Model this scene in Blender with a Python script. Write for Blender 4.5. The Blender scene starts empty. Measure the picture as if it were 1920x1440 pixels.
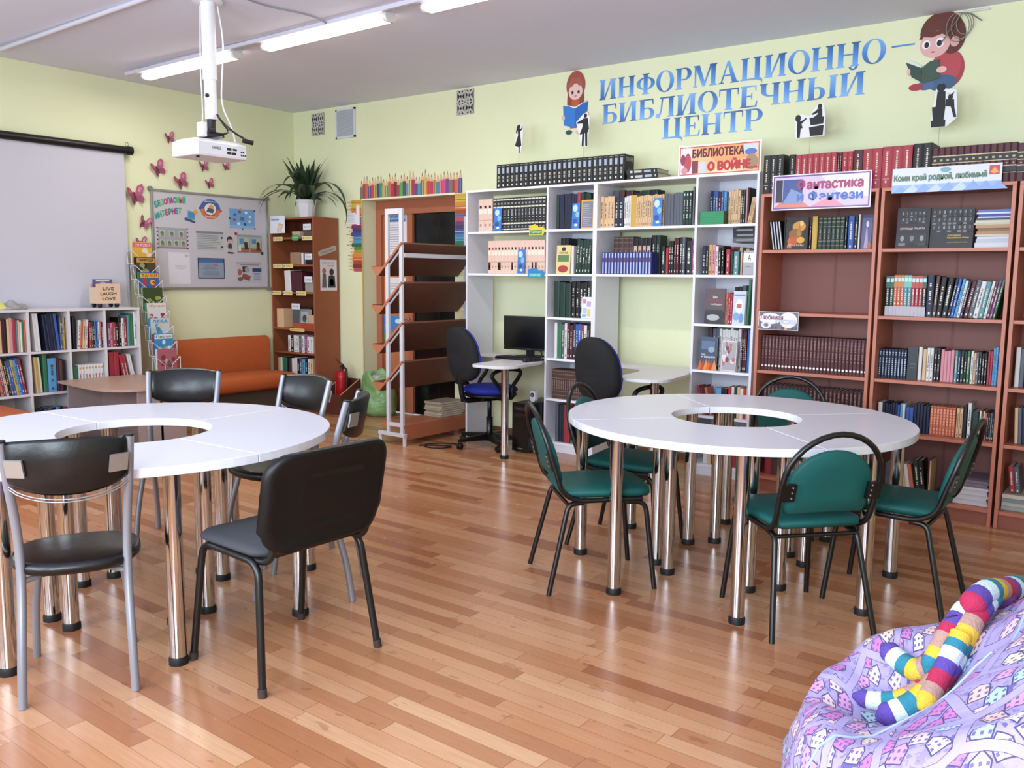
import bpy, bmesh, math, random
from mathutils import Vector, Matrix
random.seed(7)
PI = math.pi
SC = bpy.context.scene
COL = SC.collection

# ------------------------------------------------------------------ camera, light, exposure
F_PX, YAW, PITCH, ROLL = 1619.6, 2.2218, -0.1234, 0.0093
CAM = (7.6569, -6.1431, 1.416)
HC = 3.105                                   # ceiling height
def make_camera():
    cy, sy, cp, sp = math.cos(YAW), math.sin(YAW), math.cos(PITCH), math.sin(PITCH)
    fw = Vector((cy*cp, sy*cp, sp)); rt = Vector((sy, -cy, 0)); up = rt.cross(fw)
    cr, sr = math.cos(ROLL), math.sin(ROLL)
    r2 = cr*rt + sr*up; u2 = -sr*rt + cr*up
    cam = bpy.data.cameras.new('camera'); ob = bpy.data.objects.new('camera', cam); COL.objects.link(ob)
    m = Matrix((r2, u2, -fw)).transposed().to_4x4(); m.translation = Vector(CAM); ob.matrix_world = m
    cam.sensor_width = 36.0; cam.lens = 36.0*F_PX/1920.0; cam.clip_start = 0.05
    SC.camera = ob
make_camera()
SC.view_settings.view_transform = 'Standard'
SC.view_settings.look = 'None'
SC.view_settings.gamma = 1.0
SC.view_settings.use_curve_mapping = False
SC.view_settings.exposure = 0.0
SC.cycles.use_denoising = True
SC.cycles.max_bounces = 10
SC.cycles.diffuse_bounces = 5
SC.cycles.glossy_bounces = 5
SC.cycles.sample_clamp_indirect = 6.0
SC.cycles.caustics_reflective = False
SC.cycles.caustics_refractive = False
W = bpy.data.worlds.new('sky'); SC.world = W; W.use_nodes = True
W.node_tree.nodes['Background'].inputs[0].default_value = (0.75, 0.85, 1.0, 1)
W.node_tree.nodes['Background'].inputs[1].default_value = 1.5
WIN_Y = -7.35
WINDOWS = [(0.55, 2.75), (3.35, 5.55), (6.15, 8.35)]
WIN_Z = (0.85, 2.75)
WIN_W = (74, 130, 216)
def area(name, loc, rot, sx, sy, power, color):
    l = bpy.data.lights.new(name, 'AREA'); l.shape = 'RECTANGLE'; l.size = sx; l.size_y = sy; l.energy = power; l.color = color
    o = bpy.data.objects.new(name, l); COL.objects.link(o); o.location = loc; o.rotation_euler = rot
    return o
for i, (a, b) in enumerate(WINDOWS):          # daylight through the three windows of the wall behind the camera
    area('daylight', ((a+b)/2, WIN_Y+0.06, (WIN_Z[0]+WIN_Z[1])/2), (PI/2, 0, 0), b-a-0.1, WIN_Z[1]-WIN_Z[0]-0.1, WIN_W[i], (0.83, 0.955, 1.10))

# ------------------------------------------------------------------ materials
def lin(h):
    h = h.lstrip('#'); c = [int(h[i:i+2], 16)/255 for i in (0, 2, 4)]
    return tuple(x/12.92 if x <= .04045 else ((x+.055)/1.055)**2.4 for x in c)+(1,)
MATS = {}
def mat(hexc, rough=.55, metal=0., coat=0., emit=0., name=None, noise=0., nscale=30., bump=0., spec=.4):
    key = (hexc, rough, metal, coat, emit, noise, nscale, bump, spec)
    if key in MATS: return MATS[key]
    m = bpy.data.materials.new(name or 'paint_'+hexc.strip('#')); m.use_nodes = True
    nt = m.node_tree; b = nt.nodes['Principled BSDF']
    b.inputs['Base Color'].default_value = lin(hexc); b.inputs['Roughness'].default_value = rough
    b.inputs['Metallic'].default_value = metal; b.inputs['Coat Weight'].default_value = coat; b.inputs['Coat Roughness'].default_value = .15
    b.inputs['Specular IOR Level'].default_value = spec
    if emit:
        b.inputs['Emission Color'].default_value = lin(hexc); b.inputs['Emission Strength'].default_value = emit
    if noise or bump:
        tc = nt.nodes.new('ShaderNodeTexCoord'); nz = nt.nodes.new('ShaderNodeTexNoise')
        nz.inputs['Scale'].default_value = nscale; nz.inputs['Detail'].default_value = 4
        nt.links.new(tc.outputs['Object'], nz.inputs['Vector'])
        if noise:
            mx = nt.nodes.new('ShaderNodeMix'); mx.data_type = 'RGBA'
            c = lin(hexc); mx.inputs[6].default_value = tuple(x*(1-noise) for x in c[:3])+(1,); mx.inputs[7].default_value = tuple(min(1, x*(1+noise)) for x in c[:3])+(1,)
            nt.links.new(nz.outputs[0], mx.inputs[0]); nt.links.new(mx.outputs[2], b.inputs['Base Color'])
        if bump:
            bp = nt.nodes.new('ShaderNodeBump'); bp.inputs['Strength'].default_value = bump; bp.inputs['Distance'].default_value = .004
            nt.links.new(nz.outputs[0], bp.inputs['Height']); nt.links.new(bp.outputs[0], b.inputs['Normal'])
    MATS[key] = m
    return m

class NT:
    """small helper to write shader maths"""
    def __init__(s, name, rough=.6):
        s.m = bpy.data.materials.new(name); s.m.use_nodes = True; s.nt = s.m.node_tree
        s.b = s.nt.nodes['Principled BSDF']; s.b.inputs['Roughness'].default_value = rough
    def n(s, t): return s.nt.nodes.new(t)
    def link(s, a, b): s.nt.links.new(a, b)
    def val(s, sock, v):
        if isinstance(v, bpy.types.NodeSocket): s.link(v, sock)
        else: sock.default_value = v
    def op(s, o, a, b=0., c=0.):
        k = s.n('ShaderNodeMath'); k.operation = o
        s.val(k.inputs[0], a); s.val(k.inputs[1], b)
        if o in ('MULTIPLY_ADD', 'COMPARE', 'SMOOTH_MIN'): s.val(k.inputs[2], c)
        return k.outputs[0]
    def mix(s, f, a, b):
        k = s.n('ShaderNodeMix'); k.data_type = 'RGBA'; s.val(k.inputs[0], f)
        s.val(k.inputs[6], lin(a) if isinstance(a, str) else a); s.val(k.inputs[7], lin(b) if isinstance(b, str) else b)
        return k.outputs[2]
    def coord(s, which='Object'):
        t = s.n('ShaderNodeTexCoord'); x = s.n('ShaderNodeSeparateXYZ'); s.link(t.outputs[which], x.inputs[0])
        return t.outputs[which], x.outputs[0], x.outputs[1], x.outputs[2]
    def comb(s, x, y, z=0.):
        k = s.n('ShaderNodeCombineXYZ'); s.val(k.inputs[0], x); s.val(k.inputs[1], y); s.val(k.inputs[2], z); return k.outputs[0]
    def white(s, v):
        k = s.n('ShaderNodeTexWhiteNoise'); k.noise_dimensions = '3D'; s.link(v, k.inputs['Vector']); return k.outputs['Value'], k.outputs['Color']
    def noise(s, v, scale, detail=3.):
        k = s.n('ShaderNodeTexNoise'); s.link(v, k.inputs['Vector']); k.inputs['Scale'].default_value = scale; k.inputs['Detail'].default_value = detail; return k.outputs[0]
    def ramp(s, f, stops, const=False):
        k = s.n('ShaderNodeValToRGB'); cr = k.color_ramp
        if const: cr.interpolation = 'CONSTANT'
        while len(cr.elements) < len(stops): cr.elements.new(.5)
        for e, (p, c) in zip(cr.elements, stops): e.position = p; e.color = lin(c)
        s.link(f, k.inputs[0]); return k.outputs[0]
    def bump(s, h, st=.3, d=.004):
        k = s.n('ShaderNodeBump'); k.inputs['Strength'].default_value = st; k.inputs['Distance'].default_value = d
        s.link(h, k.inputs['Height']); s.link(k.outputs[0], s.b.inputs['Normal'])
    def out(s, c): s.link(c, s.b.inputs['Base Color']); return s.m

# ------------------------------------------------------------------ mesh builder
class MB:
    def __init__(s): s.v = []; s.f = []; s.mi = []; s.sm = []; s.mats = []
    def slot(s, m):
        if m not in s.mats: s.mats.append(m)
        return s.mats.index(m)
    def add(s, vs, fs, m, smooth=False):
        o = len(s.v); k = s.slot(m); s.v += [tuple(v) for v in vs]
        for f in fs: s.f.append(tuple(i+o for i in f)); s.mi.append(k); s.sm.append(smooth)
    def box(s, x0, x1, y0, y1, z0, z1, m, M=None):
        vs = [Vector((x, y, z)) for z in (z0, z1) for y in (y0, y1) for x in (x0, x1)]
        if M is not None: vs = [M @ v for v in vs]
        s.add(vs, [(0, 2, 3, 1), (4, 5, 7, 6), (0, 1, 5, 4), (2, 6, 7, 3), (0, 4, 6, 2), (1, 3, 7, 5)], m); return s
    def prism(s, poly, z0, z1, m, M=None, smooth=False):
        """poly in local xy, extruded along z"""
        n = len(poly); a = sum(poly[i][0]*poly[(i+1) % n][1]-poly[(i+1) % n][0]*poly[i][1] for i in range(n))
        if a < 0: poly = poly[::-1]
        vs = [Vector((x, y, z0)) for x, y in poly]+[Vector((x, y, z1)) for x, y in poly]
        if M is not None: vs = [M @ v for v in vs]
        o = len(s.v); k = s.slot(m); s.v += [tuple(v) for v in vs]
        s.f.append(tuple(o+i for i in range(n))[::-1]); s.f.append(tuple(o+n+i for i in range(n))); s.mi += [k, k]; s.sm += [False, False]
        for i in range(n):
            j = (i+1) % n; s.f.append((o+i, o+j, o+n+j, o+n+i)); s.mi.append(k); s.sm.append(smooth)
        return s
    def quad(s, a, b, c, d, m): s.add([a, b, c, d], [(0, 1, 2, 3)], m); return s
    def tube(s, pts, r, m, seg=10, cap=True, closed=False, r1=None):
        pts = [Vector(p) for p in pts]; n = len(pts); vs = []; t0 = None; u = None
        for i, p in enumerate(pts):
            if closed: t = (pts[(i+1) % n]-pts[i-1]).normalized()
            else: t = (pts[min(i+1, n-1)]-pts[max(i-1, 0)]).normalized()
            if u is None:
                u = t.orthogonal().normalized()
            else:
                u = (u-t*u.dot(t)); u = u.normalized() if u.length > 1e-6 else t.orthogonal().normalized()
            w = t.cross(u); rr = r if r1 is None else r+(r1-r)*i/(n-1)
            if isinstance(r, (list, tuple)): rr = r[i]
            vs += [p+(u*math.cos(2*PI*k/seg)+w*math.sin(2*PI*k/seg))*rr for k in range(seg)]
        fs = []
        for i in range(n if closed else n-1):
            for k in range(seg):
                a, b = i*seg+k, i*seg+(k+1) % seg; j = ((i+1) % n)*seg
                fs.append((a, b, j+(k+1) % seg, j+k))
        s.add(vs, fs, m, True)
        if cap and not closed:
            s.add(vs[:seg], [tuple(range(seg))[::-1]], m); s.add(vs[-seg:], [tuple(range(seg))], m)
        return s
    def lathe(s, prof, m, seg=24, c=(0, 0, 0), M=None, capb=True, capt=True):
        vs = []
        for r, z in prof: vs += [Vector((c[0]+r*math.cos(2*PI*k/seg), c[1]+r*math.sin(2*PI*k/seg), c[2]+z)) for k in range(seg)]
        if M is not None: vs = [M @ v for v in vs]
        fs = [(i*seg+k, i*seg+(k+1) % seg, (i+1)*seg+(k+1) % seg, (i+1)*seg+k) for i in range(len(prof)-1) for k in range(seg)]
        s.add(vs, fs, m, True)
        if capb: s.add(vs[:seg], [tuple(range(seg))[::-1]], m)
        if capt: s.add(vs[-seg:], [tuple(range(seg))], m)
        return s
    def loft(s, rings, m, smooth=True, cap=True):
        n = len(rings[0]); vs = [v for r in rings for v in r]
        fs = [(i*n+k, i*n+(k+1) % n, (i+1)*n+(k+1) % n, (i+1)*n+k) for i in range(len(rings)-1) for k in range(n)]
        s.add(vs, fs, m, smooth); o = len(s.v)-len(vs); kk = s.slot(m)
        if cap:
            s.f += [tuple(o+k for k in range(n))[::-1], tuple(o+(len(rings)-1)*n+k for k in range(n))]; s.mi += [kk, kk]; s.sm += [False, False]
        return s
    def text(s, body, M, w, h, m, off=.0, depth=.0008, spacing=1.):
        """flat lettering fitted into w x h; M maps (x right, y up, z out)"""
        vs, ps = text_shape(body, 0., spacing)
        if not vs: return s
        x0 = min(v[0] for v in vs); x1 = max(v[0] for v in vs); y0 = min(v[1] for v in vs); y1 = max(v[1] for v in vs)
        sx = w/(x1-x0); sy = h/(y1-y0)
        b = off*h*1.6; st = ((0, 0),) if not off else ((0, 0), (b, 0), (-b, 0), (0, b), (0, -b))    # heavier strokes for bold print
        for i, (bx, by) in enumerate(st): s.add([M @ Vector(((v[0]-x0)*sx+bx, (v[1]-y0)*sy+by, depth+.00002*i)) for v in vs], ps, m)
        return s
    def build(s, name, parent=None, loc=None, bevel=0., rz=0., weld=False, subsurf=0, rot=None):
        me = bpy.data.meshes.new(name); me.from_pydata(s.v, [], s.f)
        for m in s.mats: me.materials.append(m)
        me.polygons.foreach_set('material_index', s.mi); me.polygons.foreach_set('use_smooth', s.sm); me.update()
        o = bpy.data.objects.new(name, me); COL.objects.link(o)
        if parent is not None: o.parent = parent
        if loc is not None: o.location = loc
        if rz: o.rotation_euler = (0, 0, rz)
        if rot is not None: o.rotation_euler = rot
        if bevel:
            b = o.modifiers.new('bevel', 'BEVEL'); b.width = bevel; b.segments = 2; b.limit_method = 'ANGLE'; b.angle_limit = math.radians(40)
        if subsurf:
            b = o.modifiers.new('subsurf', 'SUBSURF'); b.levels = subsurf; b.render_levels = subsurf
        return o
TXT = {}
def text_shape(body, off=0., spacing=1.):
    key = (body, off, spacing)
    if key not in TXT:
        c = bpy.data.curves.new('lettering', 'FONT'); c.body = body; c.offset = off; c.resolution_u = 3; c.space_character = spacing; c.space_line = .85; c.align_x = 'CENTER'
        o = bpy.data.objects.new('lettering', c); COL.objects.link(o)
        dg = bpy.context.evaluated_depsgraph_get(); dg.update()
        me = bpy.data.meshes.new_from_object(o.evaluated_get(dg))
        TXT[key] = ([tuple(v.co) for v in me.vertices], [tuple(p.vertices) for p in me.polygons])
        bpy.data.objects.remove(o); bpy.data.curves.remove(c); bpy.data.meshes.remove(me)
    return TXT[key]
def frame(o, ux, uy, uz=None):
    """matrix mapping local (x,y,z) onto world axes at o"""
    ux = Vector(ux); uy = Vector(uy); uz = ux.cross(uy) if uz is None else Vector(uz)
    m = Matrix((ux, uy, uz)).transposed().to_4x4(); m.translation = Vector(o); return m
def on_right(x, z, y): return frame((x, y, z), (1, 0, 0), (0, 0, 1))        # surface facing -y
def on_left(x, y, z): return frame((x, y, z), (0, 1, 0), (0, 0, 1))         # surface facing +x
def Rz(a, t=(0, 0, 0)): return Matrix.Translation(t) @ Matrix.Rotation(a, 4, 'Z')

def thing(name, label, cat, loc=(0, 0, 0), rz=0., group=None):
    o = bpy.data.objects.new(name, None); COL.objects.link(o); o.empty_display_size = .1
    o.location = loc; o.rotation_euler = (0, 0, rz); return tag(o, label, cat, group)
def tag(o, label, cat, group=None, kind=None):
    o['label'] = label; o['category'] = cat
    if group: o['group'] = group
    if kind: o['kind'] = kind
    return o
def struct(o, label=None):
    o['kind'] = 'structure'
    if label: o['label'] = label
    return o
def dup(root, loc, rz, label, group=None):
    r = root.copy(); COL.objects.link(r); r.location = loc; r.rotation_euler = (0, 0, rz); r['label'] = label
    if group: r['group'] = group
    for ch in list(root.children):
        c = ch.copy(); COL.objects.link(c); c.parent = r
        for g in ch.children:
            d = g.copy(); COL.objects.link(d); d.parent = c
    return r
def smooth_path(pts, it=3, closed=False):
    pts = [Vector(p) for p in pts]
    for _ in range(it):
        q = [] if closed else [pts[0]]
        rng = range(len(pts)) if closed else range(len(pts)-1)
        for i in rng:
            a, b = pts[i], pts[(i+1) % len(pts)]
            q += [a*.75+b*.25, a*.25+b*.75]
        if not closed: q.append(pts[-1])
        pts = q
    return pts
def fillet(pts, r, n=5):
    """polyline with rounded corners"""
    pts = [Vector(p) for p in pts]; out = [pts[0]]
    for i in range(1, len(pts)-1):
        a, b, c = pts[i-1], pts[i], pts[i+1]; u = (a-b); w = (c-b); d = min(r, u.length*.49, w.length*.49)
        p, q = b+u.normalized()*d, b+w.normalized()*d
        for k in range(n+1):
            t = k/n; out.append(p*(1-t)**2+b*2*t*(1-t)+q*t*t)
    out.append(pts[-1]); return out
def ellipse(cx, cy, rx, ry, n=24, a0=0., a1=2*PI, close=True):
    k = n if close else n+1
    return [(cx+rx*math.cos(a0+(a1-a0)*i/n), cy+ry*math.sin(a0+(a1-a0)*i/n)) for i in range(k)]
def rrect(x0, x1, y0, y1, r, n=4):
    out = []
    for cx, cy, a in ((x1-r, y1-r, 0), (x0+r, y1-r, PI/2), (x0+r, y0+r, PI), (x1-r, y0+r, 3*PI/2)):
        out += [(cx+r*math.cos(a+PI/2*i/n), cy+r*math.sin(a+PI/2*i/n)) for i in range(n+1)]
    return out
def pad(poly, z0, z1, dome, m, mb, edge=.012, M=None):
    """cushion slab: rounded rim and slightly domed top"""
    cx = sum(p[0] for p in poly)/len(poly); cy = sum(p[1] for p in poly)/len(poly)
    def ring(k, z): return [Vector((cx+(x-cx)*k, cy+(y-cy)*k, z)) for x, y in poly]
    sz = max(abs(p[0]-cx) for p in poly); e = edge/sz
    rs = [ring(1-e, z0), ring(1, z0+edge), ring(1, z1-edge), ring(1-e*.6, z1-edge*.3), ring(1-e*1.6, z1), ring(.6, z1+dome*.6), ring(.25, z1+dome)]
    if M is not None: rs = [[M @ v for v in r] for r in rs]
    mb.loft(rs, m); return mb
ORD = 'first second third fourth fifth sixth seventh eighth ninth tenth eleventh twelfth thirteenth fourteenth fifteenth sixteenth seventeenth eighteenth nineteenth twentieth'.split()
def ordinal(i):
    if i <= 20: return ORD[i-1]
    t = {2: 'twenty', 3: 'thirty', 4: 'forty'}
    if i % 10 == 0: return {30: 'thirtieth', 40: 'fortieth'}[i]
    return t[i//10]+'-'+ORD[i % 10-1]
# ------------------------------------------------------------------ setting
def wall_paint():
    s = NT('wall_paint', .75); v, x, y, z = s.coord('Object')
    n = s.noise(v, 1.3, 4); n2 = s.noise(v, 60, 2)
    s.bump(n2, .12, .003)
    return s.out(s.mix(n, '#d9dcb2', '#e4e7c6'))
WALL = wall_paint()
CEIL = mat('#dadcec', .85, noise=.03, nscale=2.)
def floor_mat():
    s = NT('laminate_floor', .3); v, x, y, z = s.coord('Object')
    rw, ln = .067, .62
    r = s.op('DIVIDE', y, rw); row = s.op('FLOOR', r); rf = s.op('FRACT', r)
    off, _ = s.white(s.comb(row, 3.3, 0.)); cl = s.op('ADD', s.op('DIVIDE', x, ln), s.op('MULTIPLY', off, 7.)); col = s.op('FLOOR', cl); cf = s.op('FRACT', cl)
    rnd, _ = s.white(s.comb(row, col, 1.))
    base = s.ramp(rnd, [(0., '#9a6044'), (.15, '#ad7350'), (.35, '#bd8762'), (.55, '#c8936d'), (.75, '#cd9b77'), (.9, '#bf845c'), (1., '#d8aa84')])
    g = s.noise(s.comb(s.op('MULTIPLY', s.op('ADD', x, s.op('MULTIPLY', rnd, 9.)), 5.), s.op('MULTIPLY', y, 90.), rnd), 1.6, 5)
    c = s.mix(s.op('MULTIPLY', g, .5), base, '#8a5432')
    kn = s.noise(s.comb(s.op('MULTIPLY', x, 6.), s.op('MULTIPLY', y, 14.), 4.), 1.5, 2)
    c = s.mix(s.op('MULTIPLY', s.op('GREATER_THAN', kn, .68), .35), c, '#7a4226')
    e1 = s.op('LESS_THAN', s.op('ABSOLUTE', s.op('SUBTRACT', rf, .5)), .482)
    e2 = s.op('LESS_THAN', s.op('ABSOLUTE', s.op('SUBTRACT', cf, .5)), .4975)
    c = s.mix(s.op('MULTIPLY', e1, e2), s.mix(.55, c, '#6a4028'), c)
    b2 = s.noise(v, 9., 2); s.link(s.op('MULTIPLY_ADD', b2, .12, .19), s.b.inputs['Roughness'])
    bw = s.noise(s.comb(s.op('MULTIPLY', x, 1.), s.op('MULTIPLY', y, 6.), 0.), 8., 3); s.bump(bw, .05, .004)
    return s.out(c)
FLOOR = floor_mat()
X1 = 10.2
m = MB(); m.box(-.2, X1, WIN_Y-.3, .6, -.12, 0, FLOOR); struct(m.build('floor'))
# slightly sagging plaster ceiling
m = MB(); xs = [0, 1, 2.2, 4, 6, 8, X1]; ys = [WIN_Y, -4, -2, 0]
hz = lambda x, y: HC+.028*max(0, 1-x/2.2)-.02*min(1, max(0, (x-3)/3))*(1+y/8)
vs = [(x, y, hz(x, y)) for y in ys for x in xs]; n = len(xs)
m.add(vs, [(j*n+i, (j+1)*n+i, (j+1)*n+i+1, j*n+i+1) for j in range(len(ys)-1) for i in range(n-1)], CEIL)
struct(m.build('ceiling'))
DX0, DX1, DZ = 1.047, 2.295, 2.172
H2 = HC+.05
m = MB(); m.box(-.2, DX0, 0, .26, 0, H2, WALL).box(DX0, DX1, 0, .26, DZ, H2, WALL).box(DX1, X1, 0, .26, 0, H2, WALL); struct(m.build('wall_right'))
m = MB(); m.box(-.2, 0, WIN_Y, 0, 0, H2, WALL); struct(m.build('wall_left'))
m = MB(); m.box(X1, X1+.2, WIN_Y, .26, 0, H2, WALL); struct(m.build('wall_far'))
m = MB(); e = [-.2]+[q for w in WINDOWS for q in w]+[X1+.2]
for i in range(0, len(e), 2): m.box(e[i], e[i+1], WIN_Y-.25, WIN_Y, 0, H2, WALL)
for a, b in WINDOWS: m.box(a, b, WIN_Y-.25, WIN_Y, 0, WIN_Z[0], WALL).box(a, b, WIN_Y-.25, WIN_Y, WIN_Z[1], H2, WALL)
struct(m.build('wall_window'))
WHITE_PVC = mat('#e9e9ec', .35)
GLASS = mat('#cfe0ea', .05, name='window_glass')
for i, (a, b) in enumerate(WINDOWS):
    m = MB(); z0, z1 = WIN_Z; y0, y1 = WIN_Y-.12, WIN_Y-.06
    for q in ((a, a+.06, z0, z1), (b-.06, b, z0, z1), ((a+b)/2-.04, (a+b)/2+.04, z0, z1)): m.box(q[0], q[1], y0, y1, q[2], q[3], WHITE_PVC)
    m.box(a, b, y0, y1, z0, z0+.06, WHITE_PVC).box(a, b, y0, y1, z1-.06, z1, WHITE_PVC)
    m.box(a-.05, b+.05, WIN_Y-.06, WIN_Y+.04, z0-.04, z0, WHITE_PVC)
    f = struct(m.build('window_%d' % (i+1)))
    g = MB(); gm = NT('pane_glass_%d' % i, .02); gm.b.inputs['Transmission Weight'].default_value = 1.; gm.b.inputs['IOR'].default_value = 1.45
    gm.b.inputs['Base Color'].default_value = lin('#f4f8fa'); g.box(a+.06, b-.06, WIN_Y-.095, WIN_Y-.085, z0+.06, z1-.06, gm.m); struct(g.build('window_glass', f))
BROWN_BASE = mat('#6b4630', .5)
m = MB(); m.box(.0, DX0, -.014, 0, 0, .055, BROWN_BASE).box(DX1, X1, -.014, 0, 0, .055, BROWN_BASE); struct(m.build('baseboard_right'))
m = MB(); m.box(0, .014, WIN_Y, -.014, 0, .055, BROWN_BASE); struct(m.build('baseboard_left'))
# door at the back of the opening
DOORW = mat('#b4714b', .5, noise=.08, nscale=9.); FRAMEW = mat('#a9654a', .5, noise=.06, nscale=12.)
BLKGL = mat('#0b0c0f', .12)
m = MB(); fy0, fy1 = .19, .26
m.box(DX0, DX0+.075, fy0, fy1, 0, DZ, FRAMEW).box(DX1-.075, DX1, fy0, fy1, 0, DZ, FRAMEW).box(DX0+.075, DX1-.075, fy0, fy1, DZ-.14, DZ, FRAMEW)
d1 = struct(m.build('door_1'))
m = MB(); m.box(DX0+.075, 1.55, .225, .255, .01, DZ-.14, DOORW); m.box(1.49, 1.55, .205, .225, .01, DZ-.14, FRAMEW); struct(m.build('door_leaf', d1))
m = MB(); m.box(1.55, 2.22, .235, .255, .01, DZ-.14, BLKGL); m.box(1.88, 1.89, .23, .235, .01, DZ-.14, mat('#17181c', .2)); struct(m.build('door_glass', d1))
m = MB(); m.tube([(1.52, .205, .98), (1.52, .17, .98)], .008, mat('#b9b9bd', .25, 1.)); m.tube([(1.52, .17, .98), (1.42, .17, .98)], .009, mat('#b9b9bd', .25, 1.)); struct(m.build('door_handle', d1))
# plaster edge strips round the opening
m = MB(); m.box(DX0-.006, DX0+.004, -.004, .004, .055, DZ, mat('#d9b777', .6)); m.box(DX0, DX1, -.006, .012, DZ-.006, DZ+.012, mat('#e9e2c8', .6)); struct(m.build('trim_1'))
# ------------------------------------------------------------------ ceiling lamps, conduits, projector
TUBE_ON = mat('#fff6e6', .4, emit=9.)
LAMPW = mat('#d9dae2', .4)
GREYC = mat('#c9c7d2', .5)
def lamp(name, x0, label):
    t = thing(name, label, 'lamp', (x0, -2.03, HC-.03), 0, 'ceiling tube lamps in a row')
    m = MB(); m.prism(rrect(0, 1.29, -.05, .05, .02), 0, .035, LAMPW); m.build('housing', t)
    d = MB(); pr = [(-.045, 0), (-.045, -.022), (-.03, -.04), (.03, -.04), (.045, -.022), (.045, 0)]
    d.loft([[Vector((x, y, z)) for y, z in pr] for x in (.03, 1.26)], TUBE_ON); d.build('diffuser', t)
    for a in (0, 1.26):
        c = MB(); c.loft([[Vector((x, y*1.04, z*1.04)) for y, z in pr] for x in (a, a+.03)], mat('#e6e4e2', .3)); c.build('end_cap', t)
    for a in (.2, .95):
        l = area('tube_light', (a+.15, 0, -.05), (0, 0, 0), .6, .06, 7, (1., .95, .86)); l.parent = t
    return t
lamp('tube_lamp', .61, 'lit tube lamp farthest from the window, above the projector pole')
lamp('tube_lamp', 2.23, 'lit tube lamp hanging between the two other ceiling lamps')
lamp('tube_lamp', 3.82, 'lit tube lamp nearest the blue wall letters, cut by the top edge')
m = MB(); m.box(.45, 9.9, -2.125, -2.095, HC-.03, HC-.004, GREYC); tag(m.build('cable_conduit'), 'long grey cable conduit on the ceiling beside the tube lamps', 'conduit')
m = MB(); m.tube([(.3, -3.09, HC-.012), (9.9, -3.16, HC-.024)], .016, GREYC, 8); tag(m.build('ceiling_pipe'), 'white pipe across the ceiling behind the projector pole', 'pipe')
m = MB(); m.tube(smooth_path([(3.0, -2.09, HC-.02), (3.05, -2.3, HC-.012), (2.95, -2.6, HC-.014), (3.05, -3.0, HC-.012), (3.0, -3.1, HC-.014)], 2), .006, mat('#8f8c98', .6), 6)
tag(m.build('ceiling_wire'), 'thin grey wire across the ceiling from the tube lamp to the pipe', 'wire')

WPL = mat('#e7e7ee', .35); BLKP = mat('#17171a', .45); DKG = mat('#2c2d31', .5)
PX, PY = 2.745, -2.845
t = thing('projector_pole', 'white ceiling pole carrying the projector', 'pole', (PX, PY, 2.3))
m = MB(); m.lathe([(.043, .32), (.043, .80)], WPL, 20); m.build('pole_tube', t)
m = MB(); m.lathe([(.037, .08), (.037, .33)], WPL, 20); m.build('pole_inner_tube', t)
m = MB(); m.lathe([(.09, .785), (.09, .80)], WPL, 20); m.build('ceiling_plate', t)
m = MB(); m.lathe([(.012, 0), (.012, .012)], BLKP, 10, M=Matrix.Translation((.02, -.032, .22)) @ Matrix.Rotation(PI/2, 4, 'X')); m.build('screw', t)
m = MB(); m.box(-.06, .06, -.05, .05, -.03, .0, DKG).tube([(0, 0, -.0), (0, 0, .09)], .026, DKG, 12).box(-.1, .1, -.012, .012, -.045, -.03, mat('#9a9aa2', .3, .8)); m.build('mount_bracket', t)
t = thing('projector', 'white projector hanging from the ceiling pole, ports towards the camera', 'projector', (PX-.02, PY, 2.14))
m = MB(); m.prism(rrect(-.15, .13, -.19, .19, .035), 0, .095, WPL); m.build('body', t, bevel=.012)
m = MB(); m.prism(rrect(-.13, .11, -.17, .16, .03), .095, .105, mat('#dcdce3', .35)); m.build('top_cover', t)
m = MB(); pf = frame((.131, -.17, .012), (0, 1, 0), (0, 0, 1))
m.box(0, .34, 0, .07, 0, .002, mat('#d5d5dc', .4), pf)
for a, b, c, d in ((.2, .23, .035, .05), (.2, .23, .012, .027), (.235, .265, .012, .027), (.242, .27, .038, .05), (.3, .31, .03, .04), (.3, .31, .01, .02), (.315, .325, .03, .04), (.315, .325, .01, .02), (.33, .338, .01, .02)): m.box(a, b, c, d, .002, .004, BLKP, pf)
m.text('LINNGO', pf @ Matrix.Translation((.095, .034, .0025)), .06, .016, BLKP, .01)
m.build('port_panel', t)
m = MB(); m.lathe([(.035, 0), (.035, .03)], BLKP, 20, M=Matrix.Translation((-.15, .09, .05)) @ Matrix.Rotation(-PI/2, 4, 'Y')); m.build('lens', t)
m = MB(); m.lathe([(.012, -.012), (.009, 0)], BLKP, 10, c=(.09, -.15, 0)); m.build('foot', t)
m = MB(); m.prism(rrect(-.02, .02, -.03, .03, .01), 0, .085, WPL, M=frame((PX+.085, PY-.125, 2.2535), (0, 1, 0), (-1, 0, 0))); tag(m.build('power_adapter', bevel=.004), 'small white power adapter standing on top of the projector', 'adapter')
m = MB(); m.tube(smooth_path([(PX+.11, PY-.085, 2.29), (PX+.13, PY-.03, 2.275), (PX+.11, PY+.06, 2.3), (PX+.06, PY+.04, 2.36), (PX+.05, PY, 2.42), (PX+.06, PY+.03, 2.37), (PX+.10, PY+.1, 2.3), (PX+.13, PY+.17, 2.265)], 3), .007, BLKP, 8)
m.tube([(PX+.11, PY-.094, 2.288), (PX+.115, PY-.06, 2.29)], .019, BLKP, 12); m.tube([(PX+.12, PY+.14, 2.262), (PX+.15, PY+.2, 2.25)], .016, BLKP, 10)
tag(m.build('plug_cable'), 'black power cord with plugs looped above the projector', 'cord')
m = MB(); m.tube(smooth_path([(PX+.03, PY+.05, 3.07), (PX+.07, PY+.06, 2.85), (PX+.05, PY+.05, 2.62), (PX+.0, PY+.075, 2.48), (PX+.03, PY+.12, 2.36), (PX+.10, PY+.10, 2.25)], 3), .005, WPL, 8)
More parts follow.
